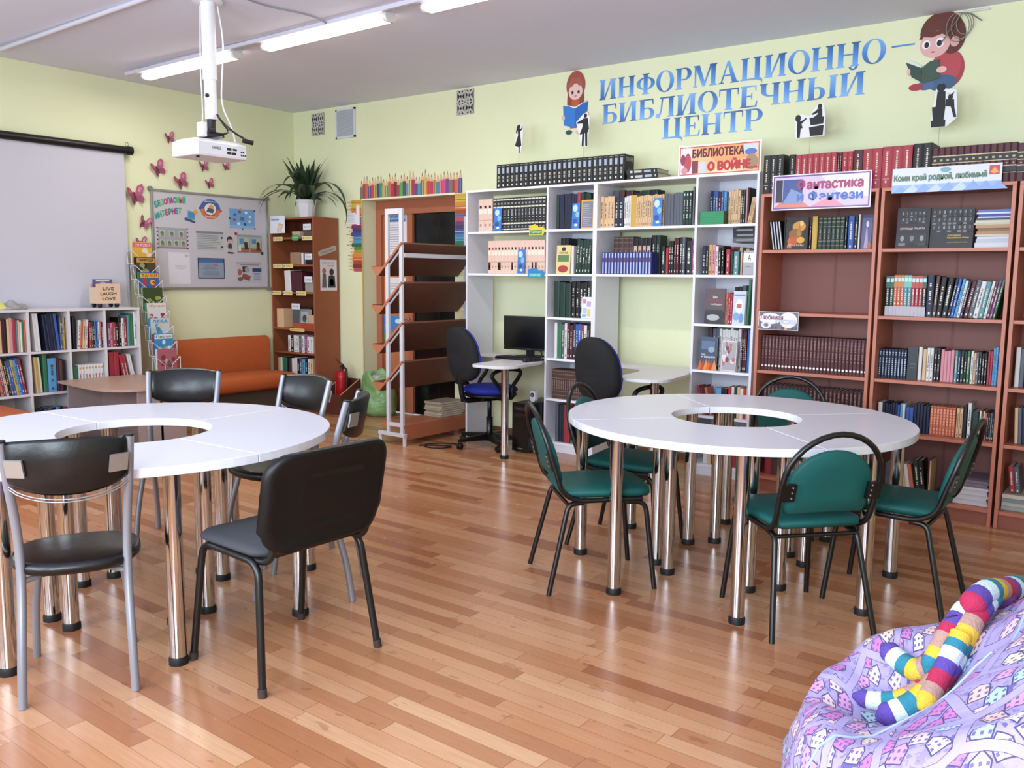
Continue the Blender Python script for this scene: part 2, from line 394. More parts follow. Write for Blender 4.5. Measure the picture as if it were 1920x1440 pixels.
tag(m.build('video_cable'), 'thin white cable running down the pole to the projector ports', 'cable')
m = MB(); m.tube(smooth_path([(PX-.05, PY-.02, 3.07), (PX-.055, PY-.03, 2.7), (PX-.03, PY-.04, 2.5), (PX+.06, PY-.1, 2.38), (PX+.085, PY-.122, 2.335)], 3), .004, WPL, 8)
tag(m.build('adapter_cable'), 'thin white cable from the pole to the power adapter', 'cable')

# ------------------------------------------------------------------ projection screen
SCRW = mat('#c0bec9', .7)
t = thing('projection_screen', 'pulled-down white projection screen with black roller case', 'screen', (.03, -1.9, 1.0))
m = MB(); m.lathe([(.034, -2.3), (.034, 0)], mat('#161518', .4), 16, M=Matrix.Translation((.035, 0, 1.512)) @ Matrix.Rotation(-PI/2, 4, 'X') @ Matrix.Translation((0, 0, 0))); m.build('roller_case', t)
m = MB(); m.lathe([(.039, -.02), (.039, .025)], BLKP, 16, M=Matrix.Translation((.035, 0, 1.512)) @ Matrix.Rotation(-PI/2, 4, 'X')); m.build('end_cap', t)
m = MB(); m.box(.022, .024, -2.27, -.045, -.3, 1.49, SCRW); m.build('screen_fabric', t)
m = MB(); m.tube([(.035, -.02+.014*math.cos(a), 1.565+.018*math.sin(a)) for a in [2*PI*k/16 for k in range(16)]], .003, mat('#8d8d92', .3, 1.), 6, closed=True); m.build('hanger_ring', t)

# ------------------------------------------------------------------ white shelving with two desks
WB = mat('#dedde6', .42, noise=.015, nscale=5.); WBE = mat('#ebebf2', .35)
TOPZ = 2.14
WX = [2.784, 3.634, 4.08, 4.92, 5.374]               # outer left, divider, unit joint, divider, outer right
LV = [.082, .437, .766, 1.097, 1.443, 1.793]
YF, YB = -.418, -.06
def shelf_unit(x0, xm, x1, label, group):
    t = thing('white_shelf_unit', label, 'shelving', (x0, YB, 0), 0, group)
    P = lambda nm, a, b, y0, y1, c, d, mm=WB: MB().box(a-x0, b-x0, y0-YB, y1-YB, c, d, mm).build(nm, t, bevel=.001)
    P('side_panel', x0, x0+.018, YF, YB, 0, TOPZ-.018); P('divider_panel', xm-.009, xm+.009, YF, YB, 0, TOPZ-.018); P('side_panel', x1-.018, x1, YF, YB, 0, TOPZ-.018)
    P('top_board', x0, x1, YF, YB, TOPZ-.018, TOPZ, WBE)
    for z in LV[4:]: P('shelf', x0+.018, xm-.009, YF+.003, YB, z-.018, z, WBE)
    for z in LV: P('shelf', xm+.009, x1-.018, YF+.003, YB-.004, z-.018, z, WBE)
    P('back_panel', xm+.009, x1-.018, YB-.004, YB, .08, TOPZ-.018); P('plinth', xm+.009, x1-.018, YF+.01, YF+.026, 0, .064)
    return t
shelf_unit(WX[0], WX[1], WX[2], 'white shelving unit next to the doorway, round its computer desk', 'white shelving units')
shelf_unit(WX[2], WX[3], WX[4], 'white shelving unit next to the brown bookcases, round its empty desk', 'white shelving units')
CHROME = mat('#c9c4c4', .09, 1.); RUB = mat('#121214', .55)
DESKW = mat('#d6d4da', .35)
def desk(x0, label):
    t = thing('corner_desk', label, 'desk', (x0, 0, 0), 0, 'white desks built into the shelving')
    pl = [(.02, -.075), (.02, -.27), (.40, -.33), (.52, -.62), (.55, -.93)]+[(.64-.09*math.cos(a), -.95-.09*math.sin(a)) for a in [PI/2*k/5 for k in range(1, 6)]]+[(.76+.16*math.cos(a), -.88-.16*math.sin(a)) for a in [PI/2-PI/2*k/6 for k in range(7)]]+[(.87, -.5), (.826, -.424), (.826, -.075)]
    m = MB(); m.prism(pl, .718, .74, DESKW); m.build('desk_top', t, bevel=.002)
    l = MB(); l.lathe([(.03, .03), (.03, .718)], CHROME, 24, c=(.795, -.88, 0)); lo = l.build('leg', t)
    f = MB(); f.lathe([(.034, 0), (.034, .022), (.031, .03)], RUB, 24, c=(.795, -.88, 0)); f.build('foot', lo)
desk(2.784, 'white rounded desk holding the computer monitor'); desk(4.08, 'empty white rounded desk beside the tall white column of books')

# ------------------------------------------------------------------ brown bookcases
BW = mat('#8e5444', .45, noise=.07, nscale=7.); BWE = mat('#b5705a', .4, noise=.05, nscale=9.); BWB = mat('#875850', .6, noise=.04, nscale=4.)
BF, BB = -.585, -.19
BLV = [.1, .49, .815, 1.2, 1.606]; BTOP = 1.967
def brown_case(x0, x1, label):
    t = thing('brown_bookcase', label, 'bookcase', (x0, BB, 0), 0, 'brown bookcases along the wall')
    w = x1-x0; d = BF-BB
    P = lambda nm, a, b, y0, y1, c, e, mm: MB().box(a, b, y0, y1, c, e, mm).build(nm, t, bevel=.001)
    P('side_panel', 0, .02, d, 0, 0, BTOP-.02, BWE); P('side_panel', w-.02, w, d, 0, 0, BTOP-.02, BWE); P('top_board', 0, w, d, 0, BTOP-.02, BTOP, BWE)
    for z in BLV: P('shelf', .02, w-.02, d+.006, -.006, z-.02, z, BWE)
    m = MB(); m.box(.02, w-.02, -.006, 0, .08, BTOP-.02, BWB); m.box(w*.52-.008, w*.52+.008, -.008, -.006, .08, BTOP-.02, mat('#7b4c44', .6)); m.build('back_panel', t)
    P('plinth', .02, w-.02, d+.02, d+.036, 0, .08, BW)
BXS = [(5.457, 6.19), (6.205, 6.915), (6.93, 7.66)]
brown_case(*BXS[0], 'brown bookcase next to the white shelving, with one empty shelf')
brown_case(*BXS[1], 'brown bookcase holding the two dark photo albums and a white paper stack')
brown_case(*BXS[2], 'brown bookcase cut off by the right edge of the picture')

# ------------------------------------------------------------------ low white cube shelf on the left wall
CW = mat('#d3cdd0', .5)
CYS = [-3.61, -3.305, -2.99, -2.667, -2.363, -2.058]; CZ = [.10, .44, .78, 1.118]
t = thing('cube_shelf', 'low white open shelf of square cells under the projection screen', 'shelf', (.08, CYS[0], 0))
P = lambda nm, a, b, y0, y1, c, e: MB().box(a-.08, b-.08, y0-CYS[0], y1-CYS[0], c, e, CW).build(nm, t, bevel=.001)
for i, y in enumerate(CYS): P('side_panel' if i in (0, 5) else 'divider_panel', .08, .40, y-(.018 if i else 0), y+(0 if i else .018), 0, 1.10)
P('top_board', .08, .402, CYS[0]-.004, CYS[-1]+.004, 1.10, 1.118)
for z in CZ[:3]:
    for i in range(5): P('shelf', .09, .399, CYS[i]+(.018 if i == 0 else 0), CYS[i+1]-.018, z-.018, z)
P('back_panel', .08, .088, CYS[0], CYS[-1], .08, 1.10)

# ------------------------------------------------------------------ corner bookcase
KW = mat('#8f5134', .45, noise=.08, nscale=8.); KI = mat('#6e3a26', .55, noise=.06, nscale=8.)
KX0, KX1, KF, KB = .012, .706, -.345, -.02
KLV = [.1, .36, .61, .86, 1.24, 1.52, 1.80]
t = thing('corner_bookcase', 'tall brown bookcase in the corner with the plant on top', 'bookcase', (KX0, KB, 0))
w, d = KX1-KX0, KF-KB
P = lambda nm, a, b, y0, y1, c, e, mm: MB().box(a, b, y0, y1, c, e, mm).build(nm, t, bevel=.001)
P('side_panel', 0, .018, d, 0, 0, 1.982, KW); P('side_panel', w-.018, w, d, 0, 0, 1.982, KW); P('top_board', 0, w, d, 0, 1.982, 2.0, KW); P('back_panel', .018, w-.018, -.006, 0, .08, 1.982, KI)
for z in KLV: P('shelf', .018, w-.018, d+.004, -.006, z-.018, z, KW)
P('plinth', .018, w-.018, d+.02, d+.036, 0, .08, KW)

# ------------------------------------------------------------------ sofa, ottoman, low table
OR = mat('#b4582a', .75, noise=.07, nscale=18., bump=.15); ORD_ = mat('#5a2b1c', .7)
t = thing('orange_sofa', 'orange upholstered sofa against the wall under the whiteboard', 'sofa', (.03, -1.2, 0))
def cushion(poly, z0, z1, M=None, e=.03):
    m = MB(); pad(poly, z0, z1, .008, OR, m, e, M); return m
m = cushion(rrect(.13, .60, -.50, .72, .1), .29, .44); m.build('seat', t)
bk = [(.0, .40), (.12, .40), (.12, .70), (.10, .765), (.05, .785), (.0, .77)]
m = MB(); m.loft([[Vector((x, y, z*.0+z)) for x, z in bk] for y in (-.50, -.2, .1, .4, .70, .72)], OR, smooth=True); m.build('backrest', t, bevel=.012)
m = MB(); m.box(.05, .5, -.46, .66, .07, .29, mat('#4c4338', .8)); m.build('base', t)
for x, y in ((.09, -.4), (.09, .6), (.46, -.4), (.46, .6)): MB().box(x-.025, x+.025, y-.025, y+.025, 0, .07, ORD_).build('leg', t)
t = thing('orange_ottoman', 'orange upholstered bench seat behind the left round table', 'bench', (1.15, -3.77, 0))
m = MB(); pad(rrect(-.62, .62, -.5, .42, .08), .30, .43, .035, OR, m, .03); m.build('seat', t)
m = MB(); m.box(-.6, .6, -.48, .40, .04, .31, mat('#a5481f', .75, noise=.06, nscale=18.)); m.build('base', t, bevel=.02)
for x in (-.52, .52):
    for y in (-.4, .32): MB().box(x-.02, x+.02, y-.02, y+.02, 0, .04, BLKP).build('leg', t)
LT = mat('#b08f7e', .4, noise=.06, nscale=10.)
t = thing('low_table', 'low wood-topped table with a curved end beside the cube shelf', 'table', (.43, -2.45, 0))
pl = [(0, .33), (0, -.36), (.55, -.40)]+[(.72+.28*math.cos(a), -.12-.28*math.sin(a)) for a in [PI/2-PI/2*k/6 for k in range(7)]]+[(1.02, .25), (.95, .33)]
m = MB(); m.prism(pl, .515, .535, LT); m.build('table_top', t, bevel=.002)
m = MB(); m.box(.03, .95, -.02, 0, .02, .515, mat('#8f7a76', .55)); m.build('support_panel', t)
m = MB(); m.box(.93, .95, -.2, .2, 0, .515, mat('#9d8a88', .55)); m.build('leg', t)
m = MB(); m.box(.03, .05, -.3, .3, 0, .515, mat('#9d8a88', .55)); m.build('leg', t)

# ------------------------------------------------------------------ round tables made of quarter rings
TW = mat('#dcdbe6', .28, noise=.01, nscale=4.); TE = mat('#e9e9f2', .3)
RO, RI, TZ, TH = .815, .308, .75, .034
legmesh = MB().lathe([(.03, .03), (.03, TZ-TH)], CHROME, 28)
footmesh = MB().lathe([(.0345, 0), (.0345, .022), (.031, .03)], RUB, 28)
def quarter(c, a0, label, group):
    t = thing('quarter_ring_table', label, 'table', (c[0], c[1], 0), a0, group)
    g = .0022; n = 24
    A0, A1 = math.asin(g/RO), PI/2-math.asin(g/RO); B0, B1 = math.asin(g/RI), PI/2-math.asin(g/RI)
    o = [(RO*math.cos(A0+(A1-A0)*i/n), RO*math.sin(A0+(A1-A0)*i/n)) for i in range(n+1)]
    q = [(RI*math.cos(B0+(B1-B0)*i/n), RI*math.sin(B0+(B1-B0)*i/n)) for i in range(n+1)]
    m = MB(); m.prism(o+q[::-1], TZ-TH, TZ, TW); k = m.slot(TE)
    for i in range(2, len(m.f)): m.mi[i] = k
    m.build('tabletop', t, bevel=.0018)
    for r, dg in ((.75, 22.5), (.75, 67.5), (.365, 12.), (.365, 78.)):
        lx, ly = r*math.cos(math.radians(dg)), r*math.sin(math.radians(dg))
        l = legmesh.build('leg', t, loc=(lx, ly, 0)); footmesh.build('foot', l)
CR, CL = (5.999, -2.159), (4.163, -4.216)
sR, sL = math.radians(228), math.radians(272)
for k, lb in enumerate(('near quarter of the right round table, facing the beanbag', 'quarter of the right round table nearest the brown bookcases', 'far quarter of the right round table, towards the white shelving', 'quarter of the right round table above two green seats, facing the doorway')):
    quarter(CR, sR+k*PI/2, lb, 'quarters of the right round table')
for k, lb in enumerate(('near quarter of the left round table, beside the black stacking chair', 'quarter of the left round table pointing at the metal display rack', 'far quarter of the left round table, towards the orange sofa', 'quarter of the left round table cut by the left picture edge')):
    quarter(CL, sL+k*PI/2, lb, 'quarters of the left round table')
# ------------------------------------------------------------------ chairs
BLKM = mat('#0d0d0f', .34, spec=.5); GREEN = mat('#0b5350', .6, noise=.05, nscale=60., bump=.08)
SILV = mat('#8f8f98', .38, .35); VINYL = mat('#0d0d10', .36, noise=.1, nscale=25., bump=.35, spec=.5); BLKPL = mat('#08080a', .45, bump=.05, nscale=120., spec=.35)
GREYF = mat('#3d3e43', .8, noise=.12, nscale=140., bump=.1); BLUEF = mat('#1f2f96', .8, noise=.08, nscale=120.); BLKF = mat('#141519', .8, noise=.1, nscale=100.)
def green_chair(label):
    t = thing('arched_chair', label, 'chair', group='green chairs round the right table')
    pts = [(.17, .19, .425), (-.13, .19, .42), (-.205, .20, .46), (-.235, .205, .56), (-.262, .205, .64)]
    arch = [(-.262-.055*math.sin(a), .205*math.cos(a), .64+.195*math.sin(a)) for a in [PI*k/16 for k in range(1, 16)]]
    path = fillet(pts, .06, 4)+arch+fillet([(x, -y, z) for x, y, z in pts], .06, 4)[::-1]
    m = MB(); m.tube(path, .0118, BLKM, 10); m.build('back_frame', t)
    m = MB(); pl = [(-.20, -.165), (-.20, .165), (-.17, .19), (.15, .205), (.205, .19), (.225, .12), (.23, 0), (.225, -.12), (.205, -.19), (.15, -.205), (-.17, -.19)]
    pad(pl, .434, .474, .012, GREEN, m, .014); m.build('seat', t)
    m = MB(); rings = []
    zs = [.505, .53]+[.64+.135*math.sin(a) for a in [PI/2*k/8 for k in range(9)]]
    out = [(-.165, .505), (-.175, .53), (-.178, .60)]+[(-.178*math.cos(a), .62+.148*math.sin(a)) for a in [PI/2*k/8 for k in range(1, 9)]]
    out = out+[(-y, z) for y, z in out[::-1][1:]]
    def lean(z): return -.218-.26*(z-.5)
    def ring(k, dx): return [Vector((lean(.62+(z-.62)*k)+dx+.35*(y*k)**2, y*k, .62+(z-.62)*k)) for y, z in out]
    m.loft([ring(.5, -.016), ring(.93, -.016), ring(1, -.008), ring(1, .008), ring(.94, .018), ring(.5, .026)], GREEN); m.build('backrest', t)
    for s in (1, -1):
        b = MB(); b.box(-.009, .006, -.03, .03, -.036, .036, BLKM, Matrix.Translation((lean(.6)-.012, s*.182, .60)) @ Matrix.Rotation(-.25, 4, 'Y'))
        for z in (-.022, 0, .022): b.lathe([(.0035, 0), (.0035, .003)], mat('#b9b9bd', .3, .8), 8, M=Matrix.Translation((lean(.6+z)-.022, s*.168, .6+z)) @ Matrix.Rotation(-PI/2, 4, 'Y'))
        b.build('bracket', t)
        for nm, fx, tx, fy in (('leg', -.265, -.10, .222), ('leg', .235, .10, .205)):
            l = MB(); l.tube(fillet([(tx, s*.175, .408), (tx+(-.07 if fx < 0 else .09), s*.178, .405), (fx, s*fy, .0)], .05, 5), .0118, BLKM, 10); l.build(nm, t)
    m = MB(); m.tube([(-.17, -.18, .40), (-.17, .18, .40)], .009, BLKM, 8); m.build('stretcher', t)
    return t
g = green_chair('green arched chair nearest the doorway, side-on, its seat under the table')
def put(o, x, y, deg): o.location = (x, y, 0); o.rotation_euler = (0, 0, math.radians(deg)); return o
put(g, 5.555, -2.73, 47)
dup(g, (5.413, -2.145, 0), math.radians(8), 'green arched chair between the blue office chair and the right round table')
dup(g, (6.465, -2.605, 0), math.radians(138), 'green arched chair with its back to us, nearest the beanbag')
dup(g, (6.745, -2.125, 0), math.radians(180), 'green arched chair side-on in front of the brown bookcases')
dup(g, (5.94, -1.33, 0), math.radians(283), 'green arched chair beyond the right table, only its back showing over the tabletop')

def silver_chair(label):
    t = thing('vinyl_chair', label, 'chair', group='grey-framed black chairs round the left table')
    for s in (1, -1):
        m = MB(); m.tube(smooth_path([(-.21, s*.17, 0), (-.185, s*.165, .18), (-.12, s*.16, .40), (-.115, s*.165, .58), (-.16, s*.18, .75), (-.20, s*.186, .885)], 3), .0145, SILV, 12); m.tube([(-.20, s*.186, .884), (-.2005, s*.186, .890)], .0148, BLKP, 12); m.build('back_post', t)
        m = MB(); m.tube(smooth_path([(.215, s*.165, 0), (.18, s*.155, .22), (.13, s*.13, .415)], 2), .0135, SILV, 12); m.build('leg', t)
        m = MB(); m.box(-.004, .004, -.03, .03, -.03, .03, mat('#b3b2ad', .35, .7), Matrix.Translation((-.222, s*.150, .80)) @ Matrix.Rotation(-s*.49, 4, 'Z') @ Matrix.Rotation(-.22, 4, 'Y'))
        m.build('bracket', t)
    m = MB(); pl = []
    for k in range(28):
        a = 2*PI*k/28; c, s_ = math.cos(a), math.sin(a); e = .75
        pl.append((.02+.195*math.copysign(abs(c)**e, c), .205*math.copysign(abs(s_)**e, s_)*(1.0+.06*c)))
    pad(pl, .418, .462, .010, VINYL, m, .016); m.build('seat', t)
    m = MB(); m.tube(smooth_path([(-.125, -.16, .40), (-.05, -.06, .408), (-.05, .06, .408), (-.125, .16, .40)], 2), .010, SILV, 8); m.tube([(.13, -.13, .408), (.13, .13, .408)], .009, SILV, 8); m.build('seat_frame', t)
    m = MB(); ny = 14; W2 = .176
    def curve(y, z): return -.196-.20*(z-.80)-.055*(1-(y/W2)**2)+.008
    def bot(y): return .765-.062*math.sqrt(max(0, 1-(y/W2*.96)**2))
    rings = []
    for i in range(ny+1):
        y = -W2+2*W2*i/ny; z0 = bot(y); z1 = .885+.012*(1-(y/W2)**2); r = []
        for z, dx in ((z0, 0), (z0+.012, .013), ((z0+z1)/2, .017), (z1-.012, .013), (z1, 0), (z1-.012, -.011), ((z0+z1)/2, -.012), (z0+.012, -.011)): r.append(Vector((curve(y, z)+dx, y, z)))
        rings.append(r)
    m.loft(rings, VINYL); m.build('backrest', t)
    m = MB()
    for dz in (-.014, -.023): m.tube([(curve(y, .72)+.004, y, bot(y)+dz-(0 if abs(y) < W2*.9 else 0)) for y in [-W2+2*W2*i/16 for i in range(17)]], .0024, mat('#a5a5ad', .3, .7), 6)
    m.build('back_wire', t)
    return t
s = silver_chair('grey-framed black vinyl chair with its back to us at the left edge')
put(s, 4.675, -4.733, 151)
dup(s, (3.505, -3.63, 0), math.radians(-46), 'grey-framed black vinyl chair in front of the wire magazine rack')
dup(s, (4.092, -3.435, 0), math.radians(-90), 'grey-framed black vinyl chair in front of the fire extinguisher')
dup(s, (4.63, -3.664, 0), math.radians(219), 'grey-framed black vinyl chair seen side-on behind the black stacking chair')

# black stacking chair
t = thing('stacking_chair', 'black stacking chair with grey seat and plastic back, nearest the camera', 'chair', (5.105, -4.185, 0), math.radians(179))
for s_ in (1, -1):
    m = MB()
    m.tube(fillet([(-.222, s_*.262, 0), (-.165, s_*.225, .445), (.165, s_*.225, .455), (.222, s_*.246, 0)], .06, 6), .0135, BLKM, 12)
    m.build('leg_frame', t)
    for x in (-.222, .222):
        f = MB(); yf = .262 if x < 0 else .246; f.tube([(x, s_*yf, 0), (x*.985, s_*(yf-.0015), .03)], .016, mat('#3a2e2a', .6), 12); f.build('foot', t)
    m = MB(); m.tube(fillet([(-.10, s_*.21, .445), (-.215, s_*.21, .45), (-.245, s_*.205, .60)], .05, 5), .013, BLKM, 10); m.build('back_bracket', t)
for x in (-.13, .13): MB().tube([(x, -.225, .442), (x, .225, .442)], .011, BLKM, 8).build('seat_rail', t)
m = MB(); pl = rrect(-.185, .215, -.235, .235, .07, 5); pad(pl, .455, .495, .012, GREYF, m, .016); m.build('seat', t)
m = MB(); o2 = rrect(-.265, .265, .485, .835, .085, 6); o2 = [(y*(1-.05*(z < .55)), z) for y, z in o2]
def lx(y, z): return -.215-.20*(z-.5)+.75*y*y-.05
def ring2(k, dx): return [Vector((lx(y*k, .66+(z-.66)*k)+dx, y*k, .66+(z-.66)*k)) for y, z in o2]
m.loft([ring2(.55, -.010), ring2(.86, -.010), ring2(.9, -.016), ring2(.985, -.016), ring2(1, -.006), ring2(1, .012)], BLKPL)
m.build('back_shell', t)
m = MB(); m.loft([ring2(.975, .010), ring2(.97, .026), ring2(.9, .036), ring2(.5, .042)], GREYF); m.build('back_cushion', t)

# office chairs
def office_chair(label):
    t = thing('office_chair', label, 'office chair', group='blue office chairs at the desks')
    m = MB()
    for k in range(5):
        a = 2*PI*k/5+.59; M = Rz(a)
        m.loft([[M @ Vector((r, y*w, z)) for y, z in ((-1, b), (1, b), (1, c), (-1, c))] for r, w, b, c in ((.02, .028, .055, .115), (.16, .022, .06, .10), (.30, .016, .062, .085))], BLKPL, smooth=False)
    m.lathe([(.035, .05), (.035, .12)], BLKPL, 16); m.build('star_base', t, bevel=.004)
    for k in range(5):
        a = 2*PI*k/5+.59; M = Rz(a+.5, (.29*math.cos(a), .29*math.sin(a), .03)) @ Matrix.Rotation(PI/2, 4, 'X')
        w = MB(); w.lathe([(.022, -.022), (.028, -.015), (.028, -.004), (.014, -.003), (.014, .003), (.028, .004), (.028, .015), (.022, .022)], BLKPL, 16, M=M); w.build('caster', t)
    m = MB(); m.lathe([(.028, .11), (.028, .25), (.018, .252), (.018, .40)], BLKM, 16); m.build('gas_column', t)
    m = MB(); m.box(-.12, .12, -.08, .08, .395, .43, BLKPL); m.box(-.27, -.05, -.035, .035, .395, .42, BLKPL); m.build('tilt_plate', t, bevel=.006)
    m = MB(); pl = ellipse(0, 0, .235, .235, 28); pl = [(x*(1.0 if x > 0 else .92), y) for x, y in pl]
    pad(pl, .455, .515, .012, BLUEF, m, .025); m.build('seat', t)
    m = MB(); pad([(x*.97, y*.97) for x, y in pl], .43, .457, .0, BLKPL, m, .008); m.build('seat_shell', t)
    m = MB(); m.tube(fillet([(-.05, 0, .405), (-.27, 0, .405), (-.30, 0, .62)], .06, 5), .022, BLKPL, 10); m.build('back_stem', t)
    k_ = MB(); k_.tube([(-.29, -.06, .56), (-.29, .06, .56)], .02, BLKPL, 10); k_.build('knob', t)
    out = []
    for i in range(32):
        a = 2*PI*i/32; c, s_ = math.cos(a), math.sin(a)
        out.append((.205*math.copysign(abs(c)**.85, c)*(1-.10*s_), .79+.225*math.copysign(abs(s_)**.8, s_)))
    def bx(y, z): return -.262-.13*(z-.58)+.9*y*y
    def rg(k, dx): return [Vector((bx(y*k, .79+(z-.79)*k)+dx, y*k, .79+(z-.79)*k)) for y, z in out]
    m = MB(); m.loft([rg(.4, -.055), rg(.85, -.05), rg(.97, -.036), rg(1, -.015), rg(1, 0)], BLKF); m.build('back_shell', t)
    m = MB(); m.loft([rg(.995, 0), rg(.99, .018), rg(.9, .036), rg(.4, .042)], BLUEF); m.build('backrest', t)
    for s_ in (1, -1):
        m = MB(); m.tube(smooth_path([(.06, s_*.16, .425), (.06, s_*.25, .43), (.05, s_*.236, .52), (.13, s_*.236, .60), (.15, s_*.236, .655), (.05, s_*.236, .672), (-.10, s_*.236, .665), (-.16, s_*.236, .62), (-.07, s_*.236, .53), (-.03, s_*.25, .43), (-.03, s_*.16, .425)], 3), .016, BLKPL, 10); m.build('armrest', t)
    return t
c = office_chair('blue office chair with black back at the desk with the monitor'); put(c, 3.17, -.56, 74)
dup(c, (4.597, -.82, 0), math.radians(77), 'blue office chair with black back rising behind the left green chair')
